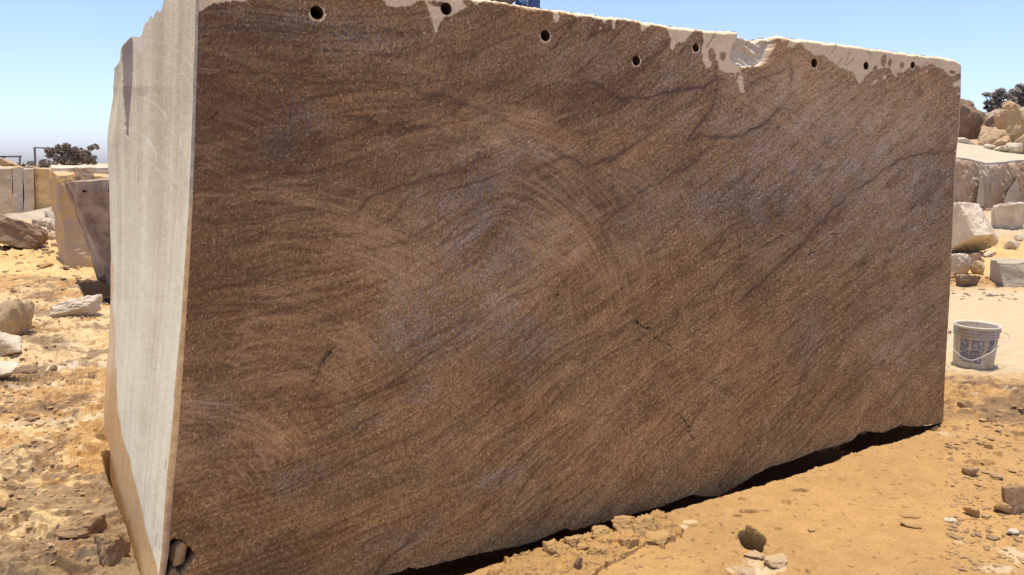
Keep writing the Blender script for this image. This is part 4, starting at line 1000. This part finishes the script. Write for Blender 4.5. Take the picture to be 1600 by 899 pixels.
def hole_disc(name, p, r, parent, mat, n=14, depth=0.05, sy=1.0):
    """a shallow dark cup standing a hair proud of the stone"""
    co = []; fc = []
    for k in range(n):
        a_ = 2 * math.pi * k / n
        co += [(p[0] + r * math.cos(a_), p[1], p[2] + sy * r * math.sin(a_)), (p[0] + .8 * r * math.cos(a_), p[1] + .012, p[2] + sy * .8 * r * math.sin(a_)), (p[0] + .75 * r * math.cos(a_), p[1] + depth, p[2] + sy * .75 * r * math.sin(a_))]
    co.append((p[0], p[1] + depth, p[2]))
    for k in range(n):
        j = (k + 1) % n
        fc += [(3 * k, 3 * j, 3 * j + 1, 3 * k + 1), (3 * k + 1, 3 * j + 1, 3 * j + 2, 3 * k + 2), (3 * k + 2, 3 * j + 2, 3 * n)]
    me = bpy.data.meshes.new(name); me.from_pydata(co, [], fc)
    return link(name, me, parent, mat)
for px, py, r_ in ((131, 299, 2.2), (170, 298, 1.6)):
    hole_disc('drill_hole', D(px, py, YL - 0.05), r_ / FPX * YL, lb, M_HOLE)

# far quarry wall at the left: upright panels parted by saw cuts
wl = empty('quarry_wall', (0, 0, 0), 'long grey quarry wall with orange stains behind the blocks on the left', 'quarry wall')
YW = 21.5
xs_ = [-420, -250, -120, -40, 19, 36, 53, 95, 180, 260]
for i in range(len(xs_) - 1):
    x0, x1 = xs_[i] + .25, xs_[i + 1] - .25
    dy = 0.06 * math.sin(i * 2.3)
    slab('rock_panel', [D(x0, 350, YW + dy), D(x1, 350, YW + dy), D(x1, 264.5, YW + dy + .2), D(x0, 264.5, YW + dy + .2), D(x0, 350, YW + 3), D(x1, 350, YW + 3), D(x1, 263, YW + 3), D(x0, 263, YW + 3)], M_BENCH, wl, 12, 0.05, 61 + i, 1.2)
for i, (px, py, w, h, m, lb_) in enumerate(((8, 259, 26, 11, M_TAN, 'reddish flat boulder on top of the far left wall'), (27, 265, 14, 6, M_TAN, 'small tan stone on the far left wall'), (41, 265, 15, 6, M_PALE, 'small pale stone on the far left wall'), (54, 265, 13, 5, M_TAN, 'rightmost tan stone on the far left wall'))):
    rock('boulder', px, py, w, h, lb_, m, Y=23, seed=230 + i, sub=3, depth=.8, facets=8)
# sloping spoil at the wall's foot
slab('spoil_bank', [G(-160, 352), G(82, 348), D(76, 325, 20.9), D(28, 338, 20.9), G(-160, 343), G(84, 341), D(82, 322, 21.4), D(30, 336, 21.4)], M_GREY, None, 14, 0.06, 78, 1.6)
tag(bpy.data.objects['spoil_bank'], 'low grey bank of spoil at the foot of the far left wall', 'spoil bank')

# brown quarry ledge on the right with a dusty sloping top
lg = empty('quarry_ledge', (0, 0, 0), 'brown quarry ledge with pale streaks and flat dusty top, right of the wet block', 'quarry ledge')
YR = 24.0
xe = [1400, 1497, 1513, 1541, 1567, 1592, 1660, 1760, 1900]
ye = [246, 246, 248, 255, 253, 250, 250, 252, 252]
xx = np.linspace(1380, 1900, 400); rows = []
for t in np.linspace(0, 1, 60):
    yy = np.interp(xx, xe, ye) + 0.5 + (336 - np.interp(xx, xe, ye)) * t
    g_ = ridged(xx * 0.030, xx * 0 + t * 1.1, 4, 305) * 0.13 + 0.12 * fbm(xx * 0.05, xx * 0 + t * 2.5, 4, 306) + 0.05 * fbm(xx * .3, xx * 0 + t * 14, 3, 307)
    rows.append(np.moveaxis(D(xx, yy, YR + 0.02 - g_ * sstep(-0.02, 0.12, t)), 0, -1))
P = np.array(rows)
link('rock_face', np_mesh('rock_face', P.reshape(-1, 3), grid_quads(60, 400), False), lg, M_LEDGE)
slab('ledge_body', [D(1380, 340, YR + .6), D(1900, 340, YR + .6), D(1900, 262, YR + .6), D(1380, 262, YR + .6), D(1380, 340, YR + 6), D(1900, 340, YR + 6), D(1900, 262, YR + 6), D(1380, 262, YR + 6)], M_LEDGE, lg, 8, 0.03, 309)
# pale streaks are scars standing proud
for pts in ([(1531, 278), (1525, 322), (1538, 322), (1536, 278)], [(1590, 277), (1574, 300), (1565, 326), (1584, 326), (1593, 300)]):
    fr = [D(x, y, YR - 0.36) for x, y in pts]; bc = [D(x, y, YR + 0.25) for x, y in pts]
    bm = bmesh.new(); vf = [bm.verts.new(p) for p in fr]; vb = [bm.verts.new(p) for p in bc]
    bm.faces.new(vf); bm.faces.new(vb[::-1]); n_ = len(vf)
    for k in range(n_): bm.faces.new((vf[k], vf[(k + 1) % n_], vb[(k + 1) % n_], vb[k]))
    bmesh.ops.recalc_face_normals(bm, faces=bm.faces)
    me = bpy.data.meshes.new('pale_scar'); bm.to_mesh(me); bm.free()
    link('pale_scar', me, lg, M_GREY)
nt_ = 40
xx = np.linspace(1380, 1900, nt_); bb_ = np.linspace(0, 1, 10)
rows = []
for b in bb_:
    yf = np.interp(xx, xe, ye) ; yb_ = np.interp(xx, [1380, 1495, 1530, 1560, 1600, 1700, 1900], [217, 221, 226, 233, 240, 238, 230])
    Yd = (YR + 0.0) * (1 - b) + 31.5 * b
    yy = yf + (yb_ - yf) * b
    rows.append(np.moveaxis(D(xx, yy + 0.6 * perlin(xx * .12, xx * 0 + b * 5, 320), Yd), 0, -1))
P = np.array(rows)
link('dusty_top', np_mesh('dusty_top', P.reshape(-1, 3), grid_quads(10, nt_), True), lg, M_LEDGE_TOP)
# hillside of spoil carrying the boulders, trees stand on it
nh = 50
xx = np.linspace(1430, 2100, nh); rows = []
for k, b in enumerate(np.linspace(0, 1, 16)):
    ys = np.interp(xx, [1430, 1500, 1545, 1580, 1640, 1800, 2100], [214, 205, 192, 186, 160, 150, 170])
    yb0 = np.interp(xx, [1380, 1495, 1530, 1560, 1600, 1700, 2100], [217, 221, 226, 233, 240, 238, 230])
    Yd = 31.3 + 9 * b
    yy = yb0 + 2 + (ys - yb0) * b ** 0.8
    p = np.moveaxis(D(xx, yy, Yd), 0, -1); p[:, 2] += 0.12 * fbm(xx * .1, xx * 0 + b * 6, 4, 330); rows.append(p)
last = rows[-1].copy(); last[:, 1] += 25; last[:, 2] -= 1.0; rows.append(last)
P = np.array(rows)
me = np_mesh('hillside', P.reshape(-1, 3), grid_quads(len(rows), nh), False)
tag(link('hillside', me, None, M_TAN), kind='structure', label='slope of quarry spoil under the boulders on the right')

# cut block in front of the boulders on the right
cb = empty('stone_block', (0, 0, 0), 'low pale cut block with a brown left end, before the boulders at the right edge', 'stone block')
c0 = G(1567, 451); c1 = G(1680, 452); c2 = G(1544, 438)
Yc = c0[1]
slab('block_body', [c0, c1, D(1675, 410, Yc + .1), D(1561, 412, Yc + .05), D(1545, 440, Yc + .75), D(1655, 438, Yc + .9), D(1655, 404, Yc + .9), D(1549, 404, Yc + .7)], M_GREY, cb, 22, 0.035, 345, 3.5)

# ------------------------------------------------------------------ things on top of the block
def top_of_block(px, back):
    xs = np.array([(p[0] * FPX / (p[1] * cP - (p[2] - CAM_H) * sP)) + 800 for p in FP[-1, ::10]])
    p = FP[-1, ::10][int(np.argmin(np.abs(xs - px)))]
    return p + np.array([-0.55, 0.835, 0]) * back + np.array([0, 0, -0.012])
pt = top_of_block(800, 0.07)
o = link('stone', rock_mesh('stone', (0.16, 0.16, 0.09), 261, 8, .05, 4), None, M_PALE)
o.location = (float(pt[0]), float(pt[1]), float(pt[2]) + 0.036)
tag(o, 'pale flat stone lying on top of the huge block beside the blue cloth', 'rock')
pc = top_of_block(835, 0.07)
cl = empty('cloth_bundle', pc, 'blue folded cloth bundle with a pale seam, on top of the huge block', 'cloth')
def cushion(w, d, h, seed, n=18):
    bm = bmesh.new(); bmesh.ops.create_cube(bm, size=1.0)
    bmesh.ops.subdivide_edges(bm, edges=bm.edges[:], cuts=n, use_grid_fill=True)
    for v in bm.verts:
        c = v.co * 2
        k = (abs(c.x) ** 5 + abs(c.y) ** 5 + abs(c.z) ** 5) ** 0.2 or 1
        c = c / k * 0.5
        r_ = float(fbm(np.array([c.x * 4 + seed]), np.array([c.z * 6 + c.y * 3]), 3, seed)[0])
        c = c * (1 + 0.12 * r_)
        v.co = (c.x * w, c.y * d, c.z * h)
    me = bpy.data.meshes.new('fold'); bm.to_mesh(me); bm.free()
    for p in me.polygons: p.use_smooth = True
    return me
for dx, w, h in ((-0.020, 0.052, 0.06), (0.026, 0.048, 0.075)):
    q = link('fold', cushion(w, 0.10, h, 5 + int(dx * 1000)), cl, M_CLOTH); q.location = (dx, 0, h / 2 - 0.012)
q = link('seam', cushion(0.006, 0.09, 0.06, 31, 6), cl, M_CLOTH_PALE); q.location = (0.002, -0.008, 0.025)

# ------------------------------------------------------------------ bucket
BX = G(1523.5, 580)
bk = empty('bucket', (D(1519, 580, BX[1] + .15)[0], BX[1] + 0.15, gz(BX[0], BX[1]) - 0.004), 'mud splashed plastic bucket with worn blue print, standing right of the wet block', 'bucket')
S_ = (BX[1] + .15) / FPX
R0, R1, HB = 28.2 * S_, 32.6 * S_, 68 * S_
def mud_plastic():
    m, nt, b = new_mat('mud_splashed_plastic')
    n1 = noise(nt, 11, 6, 0.65); n2 = noise(nt, 42, 4, 0.7)
    c1 = mixc(nt, (0.50, 0.46, 0.38), (0.46, 0.36, 0.22), ramp(nt, n1.outputs[0], [(0.42, (0, 0, 0)), (0.58, (1, 1, 1))]).outputs[0])
    c2 = mixc(nt, c1, (0.27, 0.19, 0.12), ramp(nt, n2.outputs[0], [(0.48, (0, 0, 0)), (0.68, (.7, .7, .7))]).outputs[0])
    nt.links.new(c2, b.inputs['Base Color']); b.inputs['Roughness'].default_value = 0.6
    bump(nt, b, n2.outputs[0], 0.3, 0.004)
    return m
def print_mat():
    m, nt, b = new_mat('worn_blue_print')
    n1 = noise(nt, 60, 4, 0.7, stretch=(1, 1, .6)); n2 = noise(nt, 26, 4, 0.6)
    c1 = mixc(nt, (0.10, 0.125, 0.19), (0.20, 0.17, 0.15), ramp(nt, n2.outputs[0], [(0.4, (0, 0, 0)), (0.6, (1, 1, 1))]).outputs[0])
    c2 = mixc(nt, c1, (0.50, 0.47, 0.42), ramp(nt, n1.outputs[0], [(0.53, (0, 0, 0)), (0.60, (1, 1, 1))]).outputs[0])
    nt.links.new(c2, b.inputs['Base Color']); b.inputs['Roughness'].default_value = 0.55
    return m
M_PLASTIC = mud_plastic(); M_PRINT = print_mat()
M_RIM = plain_mat('pale_plastic_rim', (0.66, 0.60, 0.48), 0.5)
M_WIRE = plain_mat('pale_wire', (0.62, 0.58, 0.50), 0.5)
M_LETTER = plain_mat('worn_white_lettering', (0.55, 0.53, 0.50), 0.6, var=0.5, scale=60)
def lathe(name, prof, seg, parent, mat, a0=0, a1=2 * math.pi):
    closed = abs(a1 - a0 - 2 * math.pi) < 1e-6
    k = seg if closed else seg + 1
    co = [(r * math.cos(a0 + (a1 - a0) * j / seg), r * math.sin(a0 + (a1 - a0) * j / seg), z) for r, z in prof for j in range(k)]
    fc = []
    for i in range(len(prof) - 1):
        for j in range(seg):
            j2 = (j + 1) % k
            fc.append((i * k + j, i * k + j2, (i + 1) * k + j2, (i + 1) * k + j))
    me = bpy.data.meshes.new(name); me.from_pydata(co, [], fc)
    for p in me.polygons: p.use_smooth = True
    return link(name, me, parent, mat)
def rad(z): return R0 + (R1 * 0.965 - R0) * z / HB
lathe('body', [(0.001, 0.004), (R0 * .9, 0.0), (R0 * .97, 0.002), (R0, 0.010)] + [(rad(z), z) for z in np.linspace(0.02, HB * .97, 12)] + [(rad(HB) - .004, HB), (rad(HB * .98) - .007, HB * .96), (R0 - .008, 0.012), (0.001, 0.012)], 64, bk, M_PLASTIC)
lathe('rim', [(R1 * .95, HB * .955), (R1 * 1.0, HB * .955), (R1 * 1.015, HB * .975), (R1 * 1.01, HB * .998), (R1 * .985, HB * 1.008), (R1 * .945, HB * 1.0), (R1 * .94, HB * .97)], 64, bk, M_RIM)
for zf in (.885, .82, .755):
    z = HB * zf
    lathe('ring', [(rad(z) - .001, z - .006), (rad(z) + .006, z - .004), (rad(z) + .007, z + .001), (rad(z) - .001, z + .004)], 64, bk, M_PLASTIC)
def wrap(name, a0, a1, z0, z1, off, mat, seg=14):
    lathe(name, [(rad(z) + off, z) for z in np.linspace(z0, z1, 5)], seg, bk, mat, math.radians(a0), math.radians(a1))
# the camera is on the -Y side of the bucket (angle 270); seen from (1520) the view direction swings it to about 238
wrap('print_panel', 197, 222, HB * .20, HB * .70, .0012, M_PRINT)
wrap('print_panel', 229, 262, HB * .42, HB * .70, .0012, M_PRINT)
wrap('print_panel', 205, 258, HB * .15, HB * .44, .0016, M_PRINT)
wrap('print_panel', 272, 292, HB * .42, HB * .72, .0012, M_PRINT)
# illegible worn strokes of lettering on the print
rg_ = random.Random(4)
for row, zc in enumerate((.60, .49)):
    for k in range(7):
        a_ = 231 + k * 4.2
        wrap('lettering', a_, a_ + rg_.uniform(1.0, 2.4), HB * (zc - rg_.uniform(.02, .04)), HB * (zc + rg_.uniform(.02, .045)), .0022, M_LETTER, 3)
def tube(name, pts, r, parent, mat, seg=8):
    cu = bpy.data.curves.new(name, 'CURVE'); cu.dimensions = '3D'; cu.bevel_depth = r; cu.bevel_resolution = 2; cu.use_fill_caps = True
    sp = cu.splines.new('POLY'); sp.points.add(len(pts) - 1)
    for p, q in zip(sp.points, pts): p.co = (*q, 1)
    o = bpy.data.objects.new(name, cu); COL.objects.link(o)
    dg = bpy.context.evaluated_depsgraph_get(); me = bpy.data.meshes.new_from_object(o.evaluated_get(dg))
    bpy.data.objects.remove(o); bpy.data.curves.remove(cu)
    me.materials.clear()
    for p in me.polygons: p.use_smooth = True
    return link(name, me, parent, mat)
bo = np.array(bk.location)
def loc_(px, py, dy): return tuple(D(px, py, bo[1] + dy) - bo)
hp = [loc_(1484, 519, -.02), loc_(1487, 540, -.12), loc_(1500, 556, -.19), loc_(1516, 563, -.21), loc_(1530, 560, -.21), loc_(1545, 553, -.19), loc_(1558, 543, -.14), loc_(1568, 536, -.09), loc_(1575, 533, -.04), loc_(1576, 524, -.02), loc_(1562, 516, 0.0)]
def smooth_pts(P_, k=6):
    P_ = [np.array(p) for p in P_]; out_ = []
    for i in range(len(P_) - 1):
        p0, p1, p2, p3 = P_[max(i - 1, 0)], P_[i], P_[i + 1], P_[min(i + 2, len(P_) - 1)]
        for j in range(k):
            t = j / k
            out_.append(tuple(0.5 * (2 * p1 + (p2 - p0) * t + (2 * p0 - 5 * p1 + 4 * p2 - p3) * t * t + (3 * p1 - p0 - 3 * p2 + p3) * t ** 3)))
    return out_ + [tuple(P_[-1])]
tube('handle', smooth_pts(hp), 0.0028, bk, M_WIRE)
for px, py, dy in ((1484, 519, -.02), (1562, 517, 0.0)):
    q = link('ear', cushion(.016, .024, .032, 9, 6), bk, M_PLASTIC); q.location = loc_(px, py, dy)

# ------------------------------------------------------------------ gantries
def box_bm(bm, p, q, w):
    """a square bar from p to q"""
    p, q = Vector(p), Vector(q); d = (q - p); L = d.length
    m = d.to_track_quat('Z', 'Y').to_matrix().to_4x4(); m.translation = (p + q) / 2
    r_ = bmesh.ops.create_cube(bm, size=1.0, matrix=m)
    for v in r_['verts']:
        l = m.inverted() @ v.co; v.co = m @ Vector((l.x * w, l.y * w, l.z * L))
def bar(name, p, q, w, parent, mat):
    bm = bmesh.new(); box_bm(bm, p, q, w); bmesh.ops.bevel(bm, geom=bm.edges[:], offset=w * .1, segments=1, affect='EDGES')
    me = bpy.data.meshes.new(name); bm.to_mesh(me); bm.free()
    return link(name, me, parent, mat)
YG = 58.0
g1 = empty('gantry', (0, 0, 0), 'far lifting frame with a dark hoist at its left end, at the left edge', 'gantry')
bar('post', D(31, 270, YG), D(31, 243, YG), .11, g1, M_STEEL); bar('post', D(-45, 270, YG), D(-45, 243, YG), .11, g1, M_STEEL)
bar('beam', D(-48, 245.2, YG), D(33.5, 244.8, YG), .13, g1, M_STEEL)
bar('hoist', D(3.5, 245.5, YG - .15), D(7.5, 245.5, YG - .15), .17, g1, plain_mat('dark_hoist', (.06, .06, .08)))
g2 = empty('gantry', (0, 0, 0), 'far lifting frame with a bent post, left of the tree', 'gantry')
bar('post', D(56, 270, YG), D(54, 230, YG), .12, g2, M_STEEL); bar('beam', D(52.5, 231, YG), D(118, 232.5, YG + 2), .10, g2, M_STEEL); bar('post', D(117, 270, YG + 2), D(117, 232, YG + 2), .12, g2, M_STEEL)

# ------------------------------------------------------------------ trees
def tree(name, label, trunk_px, base_px, Y, clumps, mat, seed, group, n_leaf=60, leaf=0.10, cat='tree'):
    """trunk and limbs to every clump; a crown of small leaf faces. clumps: px, py, radius px (x), radius px (y)"""
    rg = random.Random(seed); s = Y / FPX
    root = D(trunk_px, base_px, Y)
    t_ = empty(name, root, label, cat, group)
    bm = bmesh.new()
    def limb(p, q, r0, r1, seg=6):
        p, q = Vector(p), Vector(q); d = (q - p).normalized(); a = d.orthogonal(); b = d.cross(a)
        ring = [[bm.verts.new(c + (a * math.cos(k * 2 * math.pi / seg) + b * math.sin(k * 2 * math.pi / seg)) * r) for k in range(seg)] for c, r in ((p, r0), (q, r1))]
        for k in range(seg): bm.faces.new((ring[0][k], ring[0][(k + 1) % seg], ring[1][(k + 1) % seg], ring[1][k]))
    def rel(px, py, dy=0): return Vector(D(px, py, Y + dy) - root)
    xs0 = sum(c[0] for c in clumps) / len(clumps); ys0 = max(c[1] for c in clumps)
    fork = rel(trunk_px + (xs0 - trunk_px) * .2, ys0 + (base_px - ys0) * .35)
    limb((0, 0, -0.3), fork, 2.6 * s, 1.9 * s)
    co = []; fc = []
    for (cx, cy, rx, ry) in clumps:
        dy = rg.uniform(-1, 1) * rx * s * 1.2
        c = rel(cx, cy, dy)
        midp = fork.lerp(c, .5) + Vector((rg.uniform(-1, 1), rg.uniform(-1, 1), -rg.uniform(0, 1))) * 2 * s
        limb(fork, midp, 1.4 * s, .8 * s); limb(midp, c, .8 * s, .3 * s)
        n = int(n_leaf * rx * ry / 30) + 25
        for _ in range(n):
            d = Vector((rg.gauss(0, 1), rg.gauss(0, 1), rg.gauss(0, 1))).normalized() * (rg.random() ** 0.42)
            p = c + Vector((d.x * rx * s, d.y * rx * s, d.z * ry * s))
            a = Vector((rg.gauss(0, 1), rg.gauss(0, 1), rg.gauss(0, 1))).normalized(); b = a.orthogonal().normalized()
            l = leaf * rg.uniform(.6, 1.5)
            k = len(co)
            co += [tuple(p - a * l), tuple(p + b * l * .55), tuple(p + a * l), tuple(p - b * l * .55)]
            fc.append((k, k + 1, k + 2, k + 3))
    me = bpy.data.meshes.new('trunk'); bm.to_mesh(me); bm.free(); link('trunk', me, t_, M_BARK)
    me = bpy.data.meshes.new('crown'); me.from_pydata(co, [], fc); link('crown', me, t_, mat)
    return t_
tree('tree', 'wide low tree with gaps in its crown, above the rust stained block on the left', 97, 268, 50,
     [(103, 229, 6, 5), (97, 236, 8, 6), (91, 229, 4, 3), (80, 237, 8, 4), (74, 233, 6, 2.2), (108, 238, 9, 6), (118, 234, 6, 4), (126, 237, 9, 5), (134, 243, 9, 5), (143, 247, 8, 5), (120, 247, 9, 5), (106, 248, 10, 6),
      (96, 250, 9, 6), (130, 252, 10, 4), (143, 254, 9, 3.5), (143, 231, 6, 3), (151, 231, 4, 1.8), (149, 228, 4, 2), (78, 243, 7, 4), (88, 248, 5, 5), (112, 254, 9, 4)], M_LEAF, 3, 'trees and bushes beyond the left wall')
tree('bush', 'rounded grey bush at the foot of the wide tree, left side', 70, 270, 46, [(70, 254, 8, 5), (66, 260, 8, 4), (78, 256, 7, 5), (62, 262, 7, 3), (72, 262, 9, 4), (86, 258, 6, 4)], M_LEAF2, 4, 'trees and bushes beyond the left wall', cat='bush')
tree('bush', 'small blue-grey bush right of the first lifting frame', 48, 268, 60, [(46, 256, 4, 3), (51, 255, 4, 3), (48, 259, 6, 2.5)], M_LEAF2, 5, 'trees and bushes beyond the left wall', cat='bush')
tree('bush', 'tiny dark bush under the first lifting frame', 37, 266, 60, [(36, 258, 3, 1.8), (28, 257, 3, 1.5), (38, 259, 3, 1.5)], M_LEAF, 6, 'trees and bushes beyond the left wall', cat='bush')
tree('tree', 'dusty tree with a branch reaching left, over the boulder heap', 1562, 186, 43,
     [(1563, 142, 7, 4), (1556, 149, 9, 5), (1543, 148, 6, 3), (1538, 147, 4, 1.5), (1570, 150, 9, 6), (1556, 160, 10, 6), (1545, 161, 7, 4), (1566, 166, 11, 7), (1552, 170, 9, 5), (1580, 158, 9, 7), (1548, 176, 6, 3), (1576, 170, 9, 6), (1541, 168, 4, 3)], M_LEAF2, 8, 'trees over the boulder heap', n_leaf=120, leaf=.085)
tree('tree', 'tallest dusty tree at the right edge, over the boulder heap', 1604, 180, 44,
     [(1594, 136, 7, 5), (1586, 143, 8, 6), (1600, 140, 9, 7), (1594, 152, 11, 7), (1606, 155, 12, 9), (1584, 151, 6, 6), (1598, 162, 11, 6), (1618, 148, 12, 11), (1626, 162, 12, 9)], M_LEAF2, 9, 'trees over the boulder heap', n_leaf=120, leaf=.085)
tree('bush', 'small dark bush sitting on the rocks under the trees', 1553, 188, 38, [(1552, 179, 4, 3), (1556, 182, 3, 2.5)], M_LEAF, 10, 'trees over the boulder heap', cat='bush')

# ------------------------------------------------------------------ loose gravel too fine to count
def scatter():
    rg = np.random.default_rng(77)
    d, f = ico(1)
    co = []; fc = []; n = 0
    zones = [((0, 170), (395, 899), 950, 1.0), ((1478, 1600), (590, 899), 520, 1.0), ((1482, 1600), (430, 470), 90, .9), ((45, 100), (330, 400), 60, 1.1), ((1482, 1600), (570, 640), 60, .8), ((860, 1090), (800, 899), 60, .6), ((1130, 1460), (700, 899), 30, .5)]
    for (x0, x1), (y0, y1), cnt, k in zones:
        for _ in range(cnt):
            px = rg.uniform(x0, x1); py = rg.uniform(y0, y1)
            g = G(px, py)
            fn = (g[0] - A[0]) * NRM[0] + (g[1] - A[1]) * NRM[1]; dl = (g[0] - A[0]) * -0.83 + (g[1] - A[1]) * -0.55
            if fn < 0.05 and dl < 0.1 and g[1] < 7: continue
            r = rg.gamma(2.0, 1.0) * 1.0 * g[1] / FPX * k + 0.002
            sc_ = np.array([r * rg.uniform(.9, 1.7), r * rg.uniform(.8, 1.3), r * rg.uniform(.35, .65)])
            p = d * (1 + 0.28 * rg.normal(0, 1, (len(d), 1))) * sc_
            a = rg.uniform(0, 6.28); p = p @ np.array([[math.cos(a), math.sin(a), 0], [-math.sin(a), math.cos(a), 0], [0, 0, 1]])
            co.append(p + np.array([g[0], g[1], gz(g[0], g[1]) + r * .2])); fc.append(f + n); n += len(d)
    me = np_mesh('loose_gravel', np.vstack(co), np.vstack(fc), False)
    tag(link('loose_gravel', me, None, M_CHIP), 'loose chips and gravel strewn over the earth', 'gravel', kind='stuff')
scatter()
